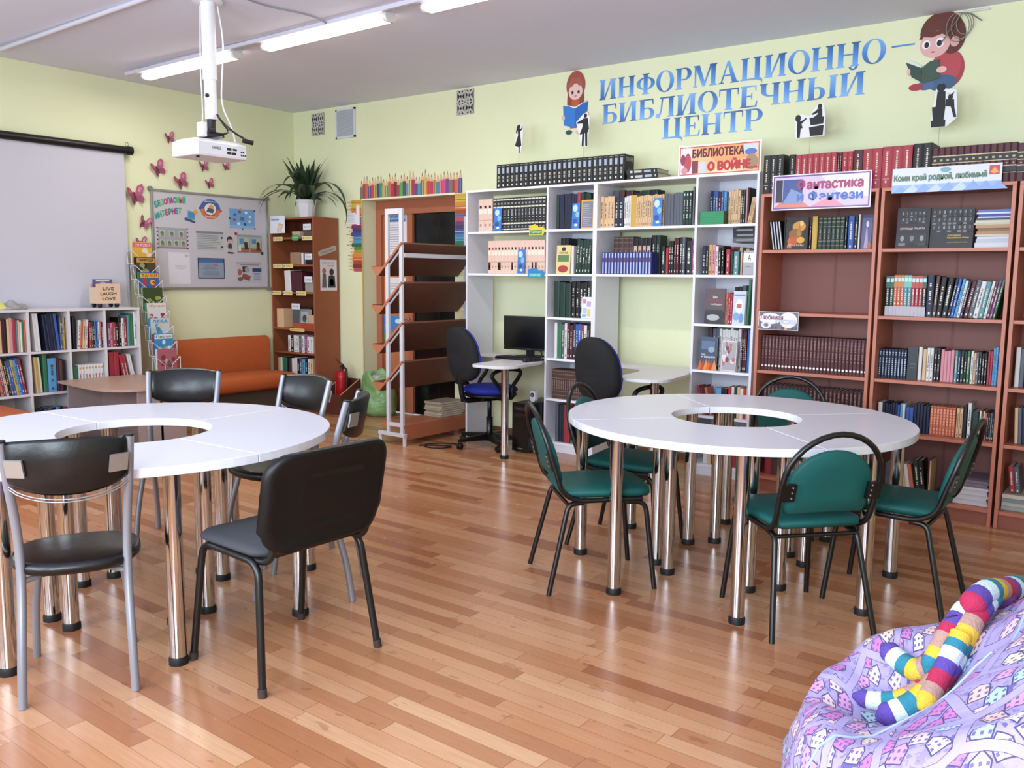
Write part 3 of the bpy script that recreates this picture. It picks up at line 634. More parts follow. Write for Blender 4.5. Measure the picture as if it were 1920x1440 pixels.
ROWS = [
('on top of the white shelving',1,-0.4,2.141,[(3.1,4.315,0.193,'K'*26,'enc','encyclopedia volume',{'d':0.145})]),
('top shelf over the monitor',1,-0.385,1.794,[(2.895,3.046,0.268,'E'*3,'horse','story volume'),(3.057,3.594,0.269,'K'*15,'gold','reference volume')]),
('second shelf over the monitor',1,-0.385,1.444,[(3.002,3.589,0.27,'E'*17,'horse2','story volume')]),
('top shelf, white column between the desks',1,-0.385,1.794,[(3.692,3.717,0.272,'D','plain','book'),(3.722,3.884,0.275,'N'*7,'plain','book'),(3.889,3.918,0.279,'R','plain','book'),(3.923,4.016,0.283,'D'*5,'plain','book')]),
('second shelf, white column between the desks',1,-0.385,1.444,[(3.699,3.771,0.282,'K'*2,'text','book',{'fwd':-0.06}),(3.842,3.867,0.219,'W','plain','book'),(3.891,4.025,0.279,'D'*5,'text','book',{'lean':4})]),
('third shelf, white column between the desks',1,-0.385,1.098,[(3.684,3.843,0.289,'D'*3,'plain','tall book'),(3.853,4.033,0.295,'K'*5,'text','tall book')]),
('fourth shelf, white column between the desks',1,-0.385,0.767,[(3.695,3.721,0.286,'W','plain','book'),(3.721,3.758,0.283,'G','plain','book'),(3.763,4.031,0.289,'SWMMNBBRWK','text','book')]),
('fifth shelf, white column between the desks',1,-0.385,0.438,[(3.676,4.034,0.237,'T'*17,'ribs','leather volume')]),
('lowest shelf, white column between the desks',1,-0.385,0.083,[(3.713,3.859,0.312,'SNDRR','plain','book'),(3.865,3.911,0.27,'G'*2,'plain','book')]),
('top shelf over the empty desk',1,-0.385,1.794,[(4.103,4.226,0.241,'E'*4,'text','book'),(4.226,4.305,0.229,'N'*2,'text','book'),(4.31,4.369,0.233,'W'*3,'text','slim book'),(4.369,4.414,0.234,'Y','plain','book'),(4.414,4.644,0.235,'E'*12,'text','book'),(4.648,4.797,0.237,'S'*6,'plain','book'),(4.797,4.868,0.243,'D'*3,'dot','book'),(4.871,4.904,0.27,'SM','plain','book')]),
('back row top shelf over the empty desk',1,-0.255,1.794,[(4.134,4.238,0.291,'ST','plain','book'),(4.243,4.313,0.286,'M','plain','book'),(4.313,4.522,0.283,'KDK','plain','book')]),
('second shelf over the empty desk',1,-0.385,1.444,[(4.128,4.556,0.164,'B'*16,'stripe','small volume',{'d':0.11}),(4.635,4.665,0.204,'K','text','book'),(4.67,4.691,0.196,'R','plain','slim book'),(4.695,4.733,0.241,'K'*2,'text','book'),(4.737,4.776,0.264,'M'*2,'text','book'),(4.78,4.826,0.267,'KS','text','book'),(4.831,4.877,0.239,'K','text','thick dictionary'),(4.881,4.91,0.253,'V','text','book')]),
('back row second shelf over the empty desk',1,-0.255,1.444,[(4.153,4.328,0.287,'T'*4,'ribs','book'),(4.328,4.48,0.276,'K'*4,'patch','book'),(4.484,4.552,0.293,'KD','text','book')]),
('top shelf, white column touching the brown bookcases',1,-0.385,1.794,[(4.952,5.074,0.251,'NBBMBL','text','book',{'fwd':-0.118}),(5.124,5.214,0.244,'E'*5,'text','book',{'fwd':-0.04}),(5.214,5.249,0.233,'D'*2,'text','book',{'fwd':-0.04}),(5.253,5.276,0.246,'PK','plain','book',{'fwd':-0.04}),(5.297,5.327,0.19,'E'*3,'text','thin book',{'lean':10})]),
('second shelf, white column touching the brown bookcases',1,-0.385,1.444,[(4.96,5.061,0.214,'NKYP','text','book'),(5.062,5.122,0.202,'WKK','text','book'),(5.138,5.169,0.175,'R','text','book'),(5.174,5.193,0.16,'D','plain','book'),(5.197,5.232,0.16,'C','text','book'),(5.236,5.26,0.156,'KE','plain','book')]),
('back row second shelf, white column touching the brown bookcases',1,-0.265,1.444,[(4.983,5.044,0.203,'Y','plain','book'),(5.053,5.101,0.198,'K'*2,'plain','book'),(5.109,5.181,0.197,'RM','plain','book'),(5.185,5.26,0.196,'EKE','plain','book')]),
('third shelf, white column touching the brown bookcases',1,-0.385,1.098,[(5.151,5.203,0.229,'ORR','text','book'),(5.306,5.325,0.316,'G','plain','thin folder',{'lean':3})]),
('back row third shelf, white column touching the brown bookcases',1,-0.265,1.098,[(5.163,5.25,0.274,'KKS','plain','book')]),
('fourth shelf, white column touching the brown bookcases',1,-0.385,0.767,[(5.094,5.114,0.294,'W','text','book',{'fwd':-0.04}),(5.118,5.258,0.301,'W'*7,'text','war novel',{'fwd':-0.04}),(5.278,5.317,0.3,'M'*4,'text','book'),(5.321,5.344,0.294,'BL','plain','book')]),
('back row fourth shelf, white column touching the brown bookcases',1,-0.265,0.767,[(4.971,5.004,0.297,'M','plain','book'),(5.008,5.095,0.3,'S'*3,'text','book')]),
('fifth shelf, white column touching the brown bookcases',1,-0.385,0.438,[(4.983,5.057,0.217,'RTMO','plain','book',{'lean':-14}),(5.099,5.187,0.204,'LK','plain','book'),(5.195,5.353,0.227,'RWDEWRE','plain','book')]),
('lowest shelf, white column touching the brown bookcases',1,-0.385,0.083,[(5.021,5.339,0.286,'WEDEMWTRKW','plain','book')]),
('on top of the brown bookcases',1,-0.555,1.968,[(5.451,5.583,0.247,'K'*3,'line','dark encyclopedia volume',{'d':0.2}),(5.621,5.659,0.241,'K','line','dark encyclopedia volume',{'d':0.2}),(5.662,5.921,0.236,'R'*7,'line','red volume',{'d':0.18}),(5.924,5.95,0.232,'M'*2,'line','thin red volume',{'d':0.18}),(5.953,6.017,0.234,'R'*2,'line','red volume',{'d':0.18}),(6.02,6.074,0.239,'M','line','red volume',{'d':0.18}),(6.077,6.186,0.239,'R'*2,'line','red volume',{'d':0.18}),(6.188,6.357,0.243,'R'*3,'line','tall red volume',{'d':0.18}),(6.362,6.464,0.247,'K'*2,'line','tall dark volume',{'d':0.2}),(6.466,6.901,0.215,'M'*13,'band','banded burgundy volume',{'d':0.17}),(6.902,7.017,0.207,'M'*3,'band','banded burgundy volume',{'d':0.17})]),
('upper shelf, first brown bookcase',1,-0.5,1.607,[(5.503,5.578,0.188,'K'*4,'edge','thin book',{'lean':-9}),(5.588,5.596,0.2,'K','plain','book'),(5.753,5.766,0.191,'K','text','thin book'),(5.769,5.803,0.211,'Y','plain','book'),(5.81,5.974,0.204,'D'*6,'ribs','volume'),(5.977,5.99,0.207,'K','text','book'),(5.993,6.029,0.206,'B','text','book'),(6.032,6.054,0.205,'K','text','book'),(6.057,6.067,0.214,'W','plain','thin book'),(6.137,6.156,0.211,'S','plain','book')]),
('middle shelf, first brown bookcase',1,-0.53,0.816,[(5.482,6.17,0.229,'M'*30,'dots','classics volume')]),
('back row below the white-dotted classics',1,-0.53,0.491,[(5.509,6.169,0.226,'M'*26,'dots2','dark classics volume')]),
('lowest shelf, first brown bookcase',1,-0.5,0.101,[(5.525,6.113,0.136,'RTEKWRDNTERK','plain','book')]),
('second shelf, second brown bookcase',1,-0.53,1.201,[(6.249,6.295,0.243,'D'*2,'tri','striped volume'),(6.295,6.353,0.247,'O'*3,'tri','striped volume'),(6.353,6.395,0.247,'C'*2,'tri','striped volume'),(6.395,6.457,0.244,'R'*3,'tri','striped volume'),(6.457,6.478,0.245,'D','tri','striped volume'),(6.481,6.519,0.248,'N','text','book'),(6.522,6.542,0.242,'T','text','book',{'lean':3}),(6.545,6.574,0.236,'K','text','book',{'lean':5}),(6.577,6.608,0.233,'K','text','book',{'lean':7}),(6.611,6.645,0.23,'NB','text','leaning book',{'lean':9}),(6.648,6.696,0.231,'LWN','text','leaning book',{'lean':10}),(6.699,6.801,0.228,'MSWC','text','leaning book',{'lean':10}),(6.803,6.865,0.229,'WTVG','text','leaning book',{'lean':10})]),
('third shelf, second brown bookcase',1,-0.5,0.816,[(6.225,6.389,0.179,'N'*9,'silver','volume'),(6.452,6.473,0.201,'W','plain','book'),(6.477,6.497,0.189,'E','plain','book'),(6.5,6.536,0.198,'W'*2,'text','book'),(6.539,6.574,0.2,'K'*2,'text','book'),(6.577,6.649,0.197,'P'*4,'plain','pink volume'),(6.652,6.734,0.195,'CNDKG','text','book'),(6.738,6.823,0.194,'WESKKK','text','book'),(6.826,6.851,0.197,'R'*2,'plain','red book'),(6.852,6.89,0.233,'LLB','text','blue volume')]),
('fourth shelf, second brown bookcase',1,-0.5,0.491,[(6.238,6.263,0.17,'W','plain','book'),(6.267,6.366,0.173,'KNNNNNB','plain','book'),(6.367,6.397,0.172,'LW','plain','book'),(6.401,6.444,0.153,'B'*2,'plain','book'),(6.446,6.536,0.18,'N'*5,'plain','navy volume'),(6.54,6.679,0.175,'O'*8,'dash','orange volume'),(6.683,6.717,0.174,'E'*2,'text','book'),(6.72,6.739,0.19,'K','plain','book'),(6.742,6.761,0.211,'W','text','thin book'),(6.766,6.802,0.164,'D','plain','thick book'),(6.805,6.901,0.171,'WTEONKSKST','text','book')]),
('lowest shelf, second brown bookcase',1,-0.5,0.101,[(6.302,6.389,0.186,'SPL','plain','book'),(6.402,6.469,0.198,'EWO','plain','book',{'lean':-10}),(6.478,6.532,0.221,'DK','text','book',{'lean':-8}),(6.547,6.565,0.228,'ME','plain','book')]),
('third shelf, cut-off bookcase',1,-0.5,0.816,[(6.966,7.037,0.228,'WSK','plain','book')]),
('fourth shelf, cut-off bookcase',1,-0.5,0.491,[(6.987,7.06,0.219,'ESNT','plain','book',{'lean':-3})]),
('lowest shelf, cut-off bookcase',1,-0.5,0.101,[(6.982,7.036,0.153,'RS','text','book',{'lean':-7,'dz':0.1})]),
('top cell by the picture edge, cube shelf',0,0.375,0.781,[(-3.249,-3.152,0.272,'MDEMK','plain','book'),(-3.148,-3.084,0.282,'EPR','plain','book'),(-3.081,-3.009,0.258,'CEWGO','plain','book')]),
('top cell below the grey cloth, cube shelf',0,0.375,0.781,[(-2.946,-2.904,0.306,'W'*2,'plain','book',{'lean':-3}),(-2.862,-2.752,0.307,'NNNNB','plain','blue book',{'lean':-5}),(-2.74,-2.701,0.283,'SSY','text','book')]),
('third top cell, cube shelf',0,0.375,0.781,[(-2.635,-2.613,0.271,'K','plain','book'),(-2.596,-2.511,0.246,'WOEW','text','book',{'lean':5}),(-2.497,-2.438,0.234,'RTKL','text','book'),(-2.433,-2.382,0.228,'BWON','text','book')]),
('end top cell, cube shelf',0,0.375,0.781,[(-2.34,-2.245,0.215,'VPRM','text','book'),(-2.239,-2.167,0.258,'KWR','text','book'),(-2.161,-2.107,0.284,'CGG','plain','book'),(-2.102,-2.077,0.301,'W','dot','binder')]),
('middle cell by the picture edge, cube shelf',0,0.375,0.441,[(-3.276,-3.04,0.299,'STOVEKSBYLBR','text','book',{'lean':-9})]),
('second middle cell, cube shelf',0,0.375,0.441,[(-2.957,-2.907,0.301,'EYW','plain','book',{'lean':-3}),(-2.89,-2.86,0.314,'G','plain','thick book'),(-2.853,-2.785,0.276,'L','text','thick book'),(-2.78,-2.715,0.275,'MTK','plain','book')]),
('third middle cell, cube shelf',0,0.375,0.441,[(-2.647,-2.611,0.191,'G','plain','low book'),(-2.606,-2.391,0.204,'W'*8,'textb','low book')]),
('end middle cell, cube shelf',0,0.375,0.441,[(-2.336,-2.25,0.295,'R'*2,'plain','red folder'),(-2.222,-2.168,0.27,'R'*2,'text','folder',{'lean':-10}),(-2.148,-2.114,0.271,'W'*2,'plain','folder',{'lean':-11})]),
('lowest cells, cube shelf',0,0.375,0.101,[(-3.275,-3.086,0.216,'TEKSTKES','plain','book'),(-2.961,-2.714,0.211,'DKBSKLKR','plain','book'),(-2.657,-2.513,0.282,'T'*2,'plain','thick brown book')]),
('bottom books, corner bookcase',1,-0.325,0.361,[(0.061,0.16,0.184,'EWG','plain','book'),(0.169,0.372,0.189,'GKTWW','plain','book'),(0.372,0.629,0.192,'KSLKWE','text','book')]),
('white-book shelf, corner bookcase',1,-0.325,0.611,[(0.231,0.636,0.178,'WKWWSWVWW','text','book')]),
('album shelf, corner bookcase',1,-0.325,0.861,[(0.053,0.17,0.196,'E'*2,'plain','thick book'),(0.181,0.305,0.22,'S','plain','book',{'fwd':-0.11})]),
('middle shelf, corner bookcase',1,-0.325,1.241,[(0.202,0.298,0.215,'W','plain','book',{'lean':-4}),(0.307,0.487,0.216,'M'*3,'plain','red book',{'lean':-3})]),
('upper shelf, corner bookcase',1,-0.325,1.521,[(0.478,0.545,0.115,'WS','plain','book'),(0.553,0.661,0.087,'K','plain','book')])]
# ------------------------------------------------------------------ books
PAL = {'W': ('#d4d2d2', 'white'), 'K': ('#111114', 'black'), 'N': ('#18203a', 'navy'), 'B': ('#3558a0', 'blue'), 'L': ('#5596c4', 'light blue'), 'R': ('#9c303e', 'red'), 'M': ('#481a24', 'burgundy'),
       'G': ('#346c4a', 'green'), 'D': ('#17322a', 'dark green'), 'Y': ('#bf9b48', 'ochre'), 'O': ('#c06a50', 'orange'), 'P': ('#c88792', 'pink'), 'V': ('#7c3f7a', 'purple'), 'T': ('#4f3733', 'brown'), 'E': ('#cfae88', 'beige'), 'S': ('#565a66', 'slate grey'), 'C': ('#5a8c94', 'teal')}
PAGES = mat('#c8bda6', .85)
def dashes(m, w, z0, z1, xw, col, n, rnd):
    """illegible vertical lettering on a spine"""
    z = z0; mm = mat(col, .5); st = (z1-z0)/n
    for i in range(n):
        if rnd.random() < .12: continue
        a = xw*w*(.65+.35*rnd.random()); m.box(w/2-a/2, w/2+a/2, -.0009, 0, z0+i*st+st*.1, z0+i*st+st*(.6+.3*rnd.random()), mm)
def band(m, w, a, b, col, x=0., e=.0006, metal=0.): m.box(w*x, w*(1-x), -e, 0, a, b, mat(col, .45, metal))
def decorate(m, w, h, dec, L, rnd):
    lt = '#d8d4c8' if L in 'KNBRMGDVTSC' else '#4a3b36'
    if dec == 'enc':
        band(m, w, .62*h, .86*h, '#9fabbd', .27); dashes(m, w, .27*h, .55*h, .42, '#c9c9c2', 8, rnd); band(m, w, .09*h, .17*h, '#d8d8d6', .36); band(m, w, .93*h, .945*h, '#a8a89c', .2)
    elif dec == 'gold':
        for a, b in ((.925, .965), (.70, .745), (.20, .245), (.03, .065)): band(m, w, a*h, b*h, '#d8d2c2', .06)
        dashes(m, w, .30*h, .66*h, .34, '#b9bcc0', 9, rnd); band(m, w, .80*h, .86*h, '#8a8d92', .25); band(m, w, .10*h, .15*h, '#8a8d92', .3)
    elif dec in ('horse', 'horse2'):
        band(m, w, .72*h, .80*h, rnd.choice(['#1d1b1f', '#2a2024', '#a83a3c']) if dec == 'horse2' else '#1d1b1f', .28); band(m, w, .55*h, .70*h, '#f0dccd', .1)
        if dec == 'horse2' and rnd.random() < .5: band(m, w, .10*h, .34*h, '#3a231b', rnd.uniform(.0, .3))
        band(m, w, .34*h, .36*h, '#c49a86'); band(m, w, .16*h, .24*h, '#a58a7e', .32)
    elif dec == 'text': dashes(m, w, .30*h, .82*h, .34, lt, 11, rnd); band(m, w, .06*h, .12*h, lt, .36)
    elif dec == 'textb':
        dashes(m, w, .12*h, .62*h, .4, rnd.choice(['#7a3a9a', '#2a2a2e', '#a8323c', '#c08050']), 9, rnd); band(m, w, .82*h, .90*h, rnd.choice(['#d08a3a', '#2d2d31', '#a04a8a']), .25)
    elif dec == 'ribs':
        for q in (.12, .26, .70, .84, .95): band(m, w, q*h-.002, q*h+.002, '#8a776a', .08, .002)
        dashes(m, w, .32*h, .64*h, .3, '#97867a', 7, rnd)
    elif dec == 'dot': dashes(m, w, .2*h, .75*h, .3, lt, 8, rnd); band(m, w, .86*h, .92*h, '#d8d8d4', .3)
    elif dec == 'stripe': band(m, w, .03*h, .97*h, '#aebbe0', .3); band(m, w, .55*h, .75*h, '#5a4468', .22, .0009)
    elif dec == 'patch': band(m, w, .50*h, .78*h, rnd.choice(['#d6b58e', '#cfa08a', '#c9b49a']), .16); band(m, w, .55*h, .66*h, '#4a3a34', .34, .0009)
    elif dec == 'line': dashes(m, w, .30*h, .90*h, .22, '#d9c9b4', 13, rnd); band(m, w, .215*h, .225*h, '#c9b9a4', .18); band(m, w, .12*h, .18*h, '#c9b9a4', .42)
    elif dec == 'band':
        band(m, w, .58*h, .74*h, '#141216'); band(m, w, .25*h, .40*h, '#141216')
        for q in (.56, .745, .235, .405): band(m, w, q*h, q*h+.006, '#cbb98e')
        band(m, w, .63*h, .68*h, '#b3a27c', .3, .001); band(m, w, .47*h, .50*h, '#c4b48e', .4)
    elif dec in ('dots', 'dots2'):
        dashes(m, w, .34*h, .92*h, .42, '#8d6f68', 14, rnd); r = min(.0075, w*.34)
        if dec == 'dots' or rnd.random() < .1: m.prism(ellipse(w/2, 0, r, r, 12), 0, .0012, mat('#e0dcd8', .5), frame((0, 0, .12*h), (1, 0, 0), (0, 0, 1)))
    elif dec == 'edge': band(m, w, .02*h, .98*h, '#c9ccd8', .3)
    elif dec == 'tri':
        band(m, w, .70*h, .99*h, {'D': '#2c5a48', 'O': '#c07a3c', 'C': '#6fb3a4', 'R': '#b0473c'}[L]); band(m, w, .84*h, .93*h, '#bcd6d8', .1, .001); band(m, w, .0, .24*h, '#b0aab4'); dashes(m, w, .28*h, .68*h, .4, '#d6cfc8', 8, rnd)
    elif dec == 'silver': dashes(m, w, .10*h, .92*h, .46, '#a9bccb', 12, rnd)
    elif dec == 'dash': dashes(m, w, .06*h, .94*h, .5, '#e0a38a', 9, rnd); band(m, w, .93*h, .96*h, '#8d4434')
def book_mesh(m, w, h, d, L, dec, rnd, M=None):
    hexc = PAL[L][0]
    if dec in ('horse', 'horse2'): hexc = '#dcbcae'
    elif dec == 'stripe': hexc = '#2c2f78'
    elif dec == 'dots': hexc = '#4a2128'
    elif dec == 'dots2': hexc = '#38191e'
    c = mat(hexc, .5); k = len(m.v); t = min(.0022, w*.16)
    # cover as one C-shaped shell with a slightly rounded spine
    e = min(.003, w*.2)
    out = [(0, d), (0, e), (w*.18, 0), (w*.82, 0), (w, e), (w, d)]; inn = [(w-t, d), (w-t, t+e*.6), (t, t+e*.6), (t, d)]
    m.prism(out+inn, 0, h, c)
    m.box(t, w-t, t+e*.6, d-.004, .004, h-.004, PAGES)
    decorate(m, w, h, dec, L, rnd)
    if M is not None: m.v[k:] = [tuple(M @ Vector(v)) for v in m.v[k:]]
STUFF = MB()
def place_rows(rows):
    for place, axis, plane, z, row in rows:
        idx = 0
        hidden = place.startswith('back row') or (place.startswith('lowest') and 'white column' in place) or place.startswith('lowest shelf, first') or place.startswith('lowest cells')
        for it in row:
            c0, c1, h, seq, dec, noun = it[:6]; kw = it[6] if len(it) > 6 else {}
            n = len(seq); gap = .0006; step = (c1-c0)/n; w = step-gap; rnd = random.Random(hash_(place)+idx)
            lean = math.radians(kw.get('lean', 0)); d = kw.get('d', .115 if ('empty desk' in place or 'touching' in place) else .15); zz = z+kw.get('dz', 0); pl = plane
            cache = {}
            w_eff = w*math.cos(lean) if lean else w
            for i, L in enumerate(seq):
                idx += 1; hh = h
                if dec in ('text', 'plain') and n > 2: hh = h*(1-.07*rnd.random())
                ww = w_eff
                rot = Matrix.Identity(4)
                if lean > 0: rot = Matrix.Translation((ww-h*.4*math.sin(lean), 0, 0)) @ Matrix.Rotation(lean, 4, 'Y') @ Matrix.Translation((-ww, 0, 0))
                elif lean < 0: rot = Matrix.Translation((h*.4*math.sin(-lean), 0, 0)) @ Matrix.Rotation(lean, 4, 'Y')
                fx = kw.get('fwd', 0)+rnd.uniform(0, -.008)*(dec in ('text', 'plain'))
                if axis == 1: M = Matrix.Translation((c0+i*step+gap/2, pl-fx, zz+.0006))
                else: M = Matrix.Translation((pl+fx, c0+i*step+gap/2, zz+.0006)) @ Matrix.Rotation(PI/2, 4, 'Z')
                if hidden:
                    book_mesh(STUFF, ww, hh, d, L, dec, rnd, M @ rot); continue
                key = (L, round(hh, 4))
                if key in cache and dec not in ('horse2',):
                    o = cache[key].copy(); COL.objects.link(o)
                else:
                    b = MB(); book_mesh(b, ww, hh, d, L, dec, rnd); o = b.build(noun.split(',')[0].replace(' ', '_')); cache[key] = o
                o.matrix_world = M @ rot
                col = PAL[L][1]
                if dec in ('horse', 'horse2'): col = 'cream'
                if noun.split()[0] in ('red', 'pink', 'navy', 'orange', 'blue', 'dark', 'tall') and (noun.split()[0] == col or noun.startswith('dark')): col = ''
                side = 'from the left'
                tag(o, ' '.join(('%s %s, %s %s, %s' % (col, noun, ordinal(idx), side, place)).split()), 'book', 'books, '+place)
def hash_(s):
    r = 0
    for ch in s: r = (r*131+ord(ch)) % 100003
    return r
place_rows(ROWS)
o = STUFF.build('stored_books'); tag(o, 'half-hidden books in the rows behind the others and on the lowest shelves', 'books', None, 'stuff')
last = max((o for o in COL.objects if o.name.startswith('encyclopedia_volume')), key=lambda o: o.location.x)
m = MB(); M = frame((.0465, .008, .02), (0, 1, 0), (0, 0, 1)); m.text('ПОЗНАНИЕ', M @ Matrix.Translation((.01, .125, 0)), .11, .03, mat('#8d938c', .5), .03); m.prism([(.03, .02), (.06, .09), (.07, .06), (.10, .075), (.075, .04), (.09, .015)], 0, .0006, mat('#4f5a4c', .5), M)
o = m.build('cover_print', last); o['label'] = 'grey lettering on the outer cover'

# face-out books, lying stacks, bookmarks
def cover(name, label, x0, x1, z, h, y, hexc, art, th=.022, lean=.07, group=None, page='#d6cfc0', cat='book'):
    """a book standing face-out: x0..x1 wide, leaning back a little"""
    w = x1-x0; m = MB(); c = mat(hexc, .4); M = frame((0, 0, 0), (1, 0, 0), (0, 0, 1))     # local x right, y up, z towards viewer
    if th < .01: m.box(0, w, 0, h, -th, 0, c)
    else: m.box(0, w, 0, h, -.002, 0, c).box(0, w, 0, h, -th, -th+.002, c).box(0, .002, 0, h, -th+.002, -.002, c).box(.002, w-.003, .003, h-.003, -th+.002, -.002, mat(page, .85))
    for a in art:
        if a[0] == 'r': m.box(a[1]*w, a[2]*w, a[3]*h, a[4]*h, 0, .0006+.0002*art.index(a), mat(a[5], .45))
        elif a[0] == 'e': m.prism(ellipse(a[1]*w, a[2]*h, a[3]*w, a[4]*h, 18), 0, .0006+.0002*art.index(a), mat(a[5], .45))
        elif a[0] == 'p': m.prism([(q[0]*w, q[1]*h) for q in a[1]], 0, .0006+.0002*art.index(a), mat(a[2], .45))
        elif a[0] == 't': m.text(a[1], Matrix.Translation((a[2]*w, a[4]*h, 0)), (a[3]-a[2])*w, (a[5]-a[4])*h, mat(a[6], .45), .012, .0009+.0002*art.index(a))
    o = m.build(name); o.matrix_world = Matrix.Translation((x0, y, z+.0006)) @ Matrix.Rotation(-lean, 4, 'X') @ M
    tag(o, label, cat, group); return o
def photo(rnd, n, x0, x1, y0, y1, cols): return [('r', x0+(x1-x0)*(i % n)/n, x0+(x1-x0)*(i % n+.85)/n, y0+(y1-y0)*(i//n)/max(1, 2), y0+(y1-y0)*(i//n+.9)/max(1, 2), rnd.choice(cols)) for i in range(2*n)]
def faces(x0, x1, y0, y1, nx, ny, rnd):
    out = [('r', x0, x1, y0, y1, '#29292b')]
    for j in range(ny):
        for i in range(nx):
            cx, cy = x0+(x1-x0)*(i+.5)/nx, y0+(y1-y0)*(j+.5)/ny
            out.append(('e', cx, cy+(y1-y0)/ny*.12, (x1-x0)/nx*.2, (y1-y0)/ny*.24, rnd.choice(['#8f8f8c', '#777775', '#62615f'])))
            out.append(('r', cx-(x1-x0)/nx*.35, cx+(x1-x0)/nx*.35, y0+(y1-y0)*j/ny, y0+(y1-y0)*(j+.25)/ny, rnd.choice(['#1a1a1c', '#77777a', '#3a3a3d'])))
    return out
rr = random.Random(5)
def flames(y0, y1, n, cols): return [('p', [(i/n-.08, y0), (i/n+.5/n, y1*(.7+.3*rr.random())), (i/n+1/n+.08, y0)], cols[i % len(cols)]) for i in range(n)]
BC = 'books standing face-out on the white shelving'
cover('novel', 'yellow book with red berries on its cover, standing face-out', 3.707, 3.84, 1.444, .224, -.395, '#d8c489', [('e', .5, .17, .36, .13, '#a53a3a'), ('r', .1, .9, .42, .66, '#5d7a4e'), ('t', 'ПОЛНОЕ', .2, .8, .70, .77, '#3d5538'), ('e', .5, .87, .15, .07, '#2c2b25')], group=BC)
cover('war_novel', 'dark book with a white horse shape and red lettering, standing face-out', 5.0, 5.145, 1.098, .25, -.40, '#57464c', [('r', 0, 1, 0, .36, '#2b2a2d'), ('e', .45, .18, .34, .09, '#a9adb0'), ('r', .05, .95, .32, .40, '#37323a'), ('t', 'Вам', .4, .62, .72, .79, '#d9d4d0'), ('t', 'отвагу дарю', .15, .9, .62, .68, '#b4424a'), ('t', 'победы', .3, .85, .52, .58, '#d3cdca')], group=BC)
cover('war_novel', 'pale blue and white book leaning beside two red spines', 5.212, 5.302, 1.098, .234, -.405, '#c3cbdd', [('e', .5, .55, .3, .22, '#e7e6ea'), ('e', .3, .25, .25, .12, '#7fa0cc'), ('r', .3, .7, .5, .62, '#b7646a'), ('e', .7, .2, .2, .14, '#6f92c6'), ('r', .05, .95, .86, .9, '#6d7fae')], group=BC)
cover('war_novel', 'blue-grey book with flames along the bottom, standing face-out', 4.972, 5.100, .767, .236, -.40, '#3f4d66', [('r', 0, 1, .0, .22, '#8e3d2a')]+flames(.0, .34, 6, ['#d0692f', '#b0452a', '#dd8f4a'])+[('t', 'Они', .1, .35, .44, .50, '#e0e0e2'), ('t', 'не вернулись', .1, .95, .35, .42, '#e0e0e2'), ('r', .1, .9, .62, .88, '#5c708c'), ('e', .7, .62, .2, .09, '#8fa0b4')], group=BC)
cover('war_novel', 'white book with a red and grey battle picture in front of white spines', 5.145, 5.255, .767, .218, -.412, '#cfc8cb', [('r', .05, .95, .05, .95, '#a7a2a8')]+[('e', rr.uniform(.15, .85), rr.uniform(.1, .9), rr.uniform(.06, .16), rr.uniform(.04, .1), rr.choice(['#8c3440', '#d9d4d4', '#55505c', '#b86a72'])) for _ in range(16)], group=BC)
cover('name_card', 'grey card with a white panel and a black letter beside the brown bookcase', 5.277, 5.352, 1.444, .165, -.412, '#a4a6ac', [('r', 0, 1, .52, .9, '#e5e5ea'), ('t', 'А', .45, .72, .6, .82, '#2a2a2e'), ('t', 'авторы', .25, .75, .3, .36, '#7b7d83')], th=.004, cat='card')
cover('calendar_card', 'white card with coloured patches on the third shelf of the white column', 3.966, 4.06, 1.098, .167, -.412, '#dcdfe8', [('r', .1, .4, .7, .9, '#c77a93'), ('r', .5, .9, .55, .8, '#b7a0c4'), ('r', .1, .5, .25, .5, '#9fc0dc'), ('r', .55, .9, .1, .45, '#d9c27d'), ('r', .1, .45, .05, .2, '#7fb0d4')], th=.004, cat='card')
cover('framed_text', 'yellow-framed grey text sheet leaning in the white column', 3.943, 4.058, 1.794, .216, -.405, '#d0a440', [('r', .08, .92, .05, .95, '#77798a')]+[('r', .16, rr.uniform(.6, .85), .1+.065*i, .125+.065*i, '#a9aab4') for i in range(12)], th=.008, lean=.03, cat='picture')
for x0, x1, z, h, lb in ((3.083, 3.16, 1.794, .189, 'in front of the black-and-gold volumes'), (3.333, 3.405, 1.444, .195, 'in front of the cream story volumes'), (3.861, 3.932, 1.794, .195, 'beside the yellow-framed text'), (4.571, 4.642, 1.794, .203, 'in front of the beige books over the empty desk')):
    cover('bookmark', 'narrow blue glossy bookmark '+lb, x0, x1, z, h, -.411, '#3a78c4', [('e', .4, .8, .3, .14, '#bcd2ea'), ('e', .7, .55, .25, .12, '#7fb2e4'), ('e', .4, .3, .3, .1, '#2a4f96'), ('e', .55, .14, .2, .05, '#d7e4f2')], th=.002, lean=.05, group='blue bookmarks on the white shelves', cat='bookmark')
def arrow(label, x0, x1, z0, z1, c1, c2, words_):
    m = MB(); M = on_right(x0, z0, YF-.0008); w, h = x1-x0, z1-z0
    m.prism([(0, 0), (w*.8, 0), (w*.8, -.01), (w, h*.42), (w*.8, h*.84), (w*.8, h*.72), (w*.55, h*.72), (w*.55, h*.85), (w*.35, h), (w*.1, h*.88), (0, h*.88)], 0, .002, mat(c1, .4), M)
    m.box(w*.06, w*.78, h*.08, h*.46, .002, .0026, mat(c2, .4), M); m.text(words_, M @ Matrix.Translation((w*.1, h*.16, .0022)), w*.62, h*.2, mat('#e6eef0', .5))
    tag(m.build('arrow_label'), label, 'shelf label', 'arrow labels on the white shelf edges')
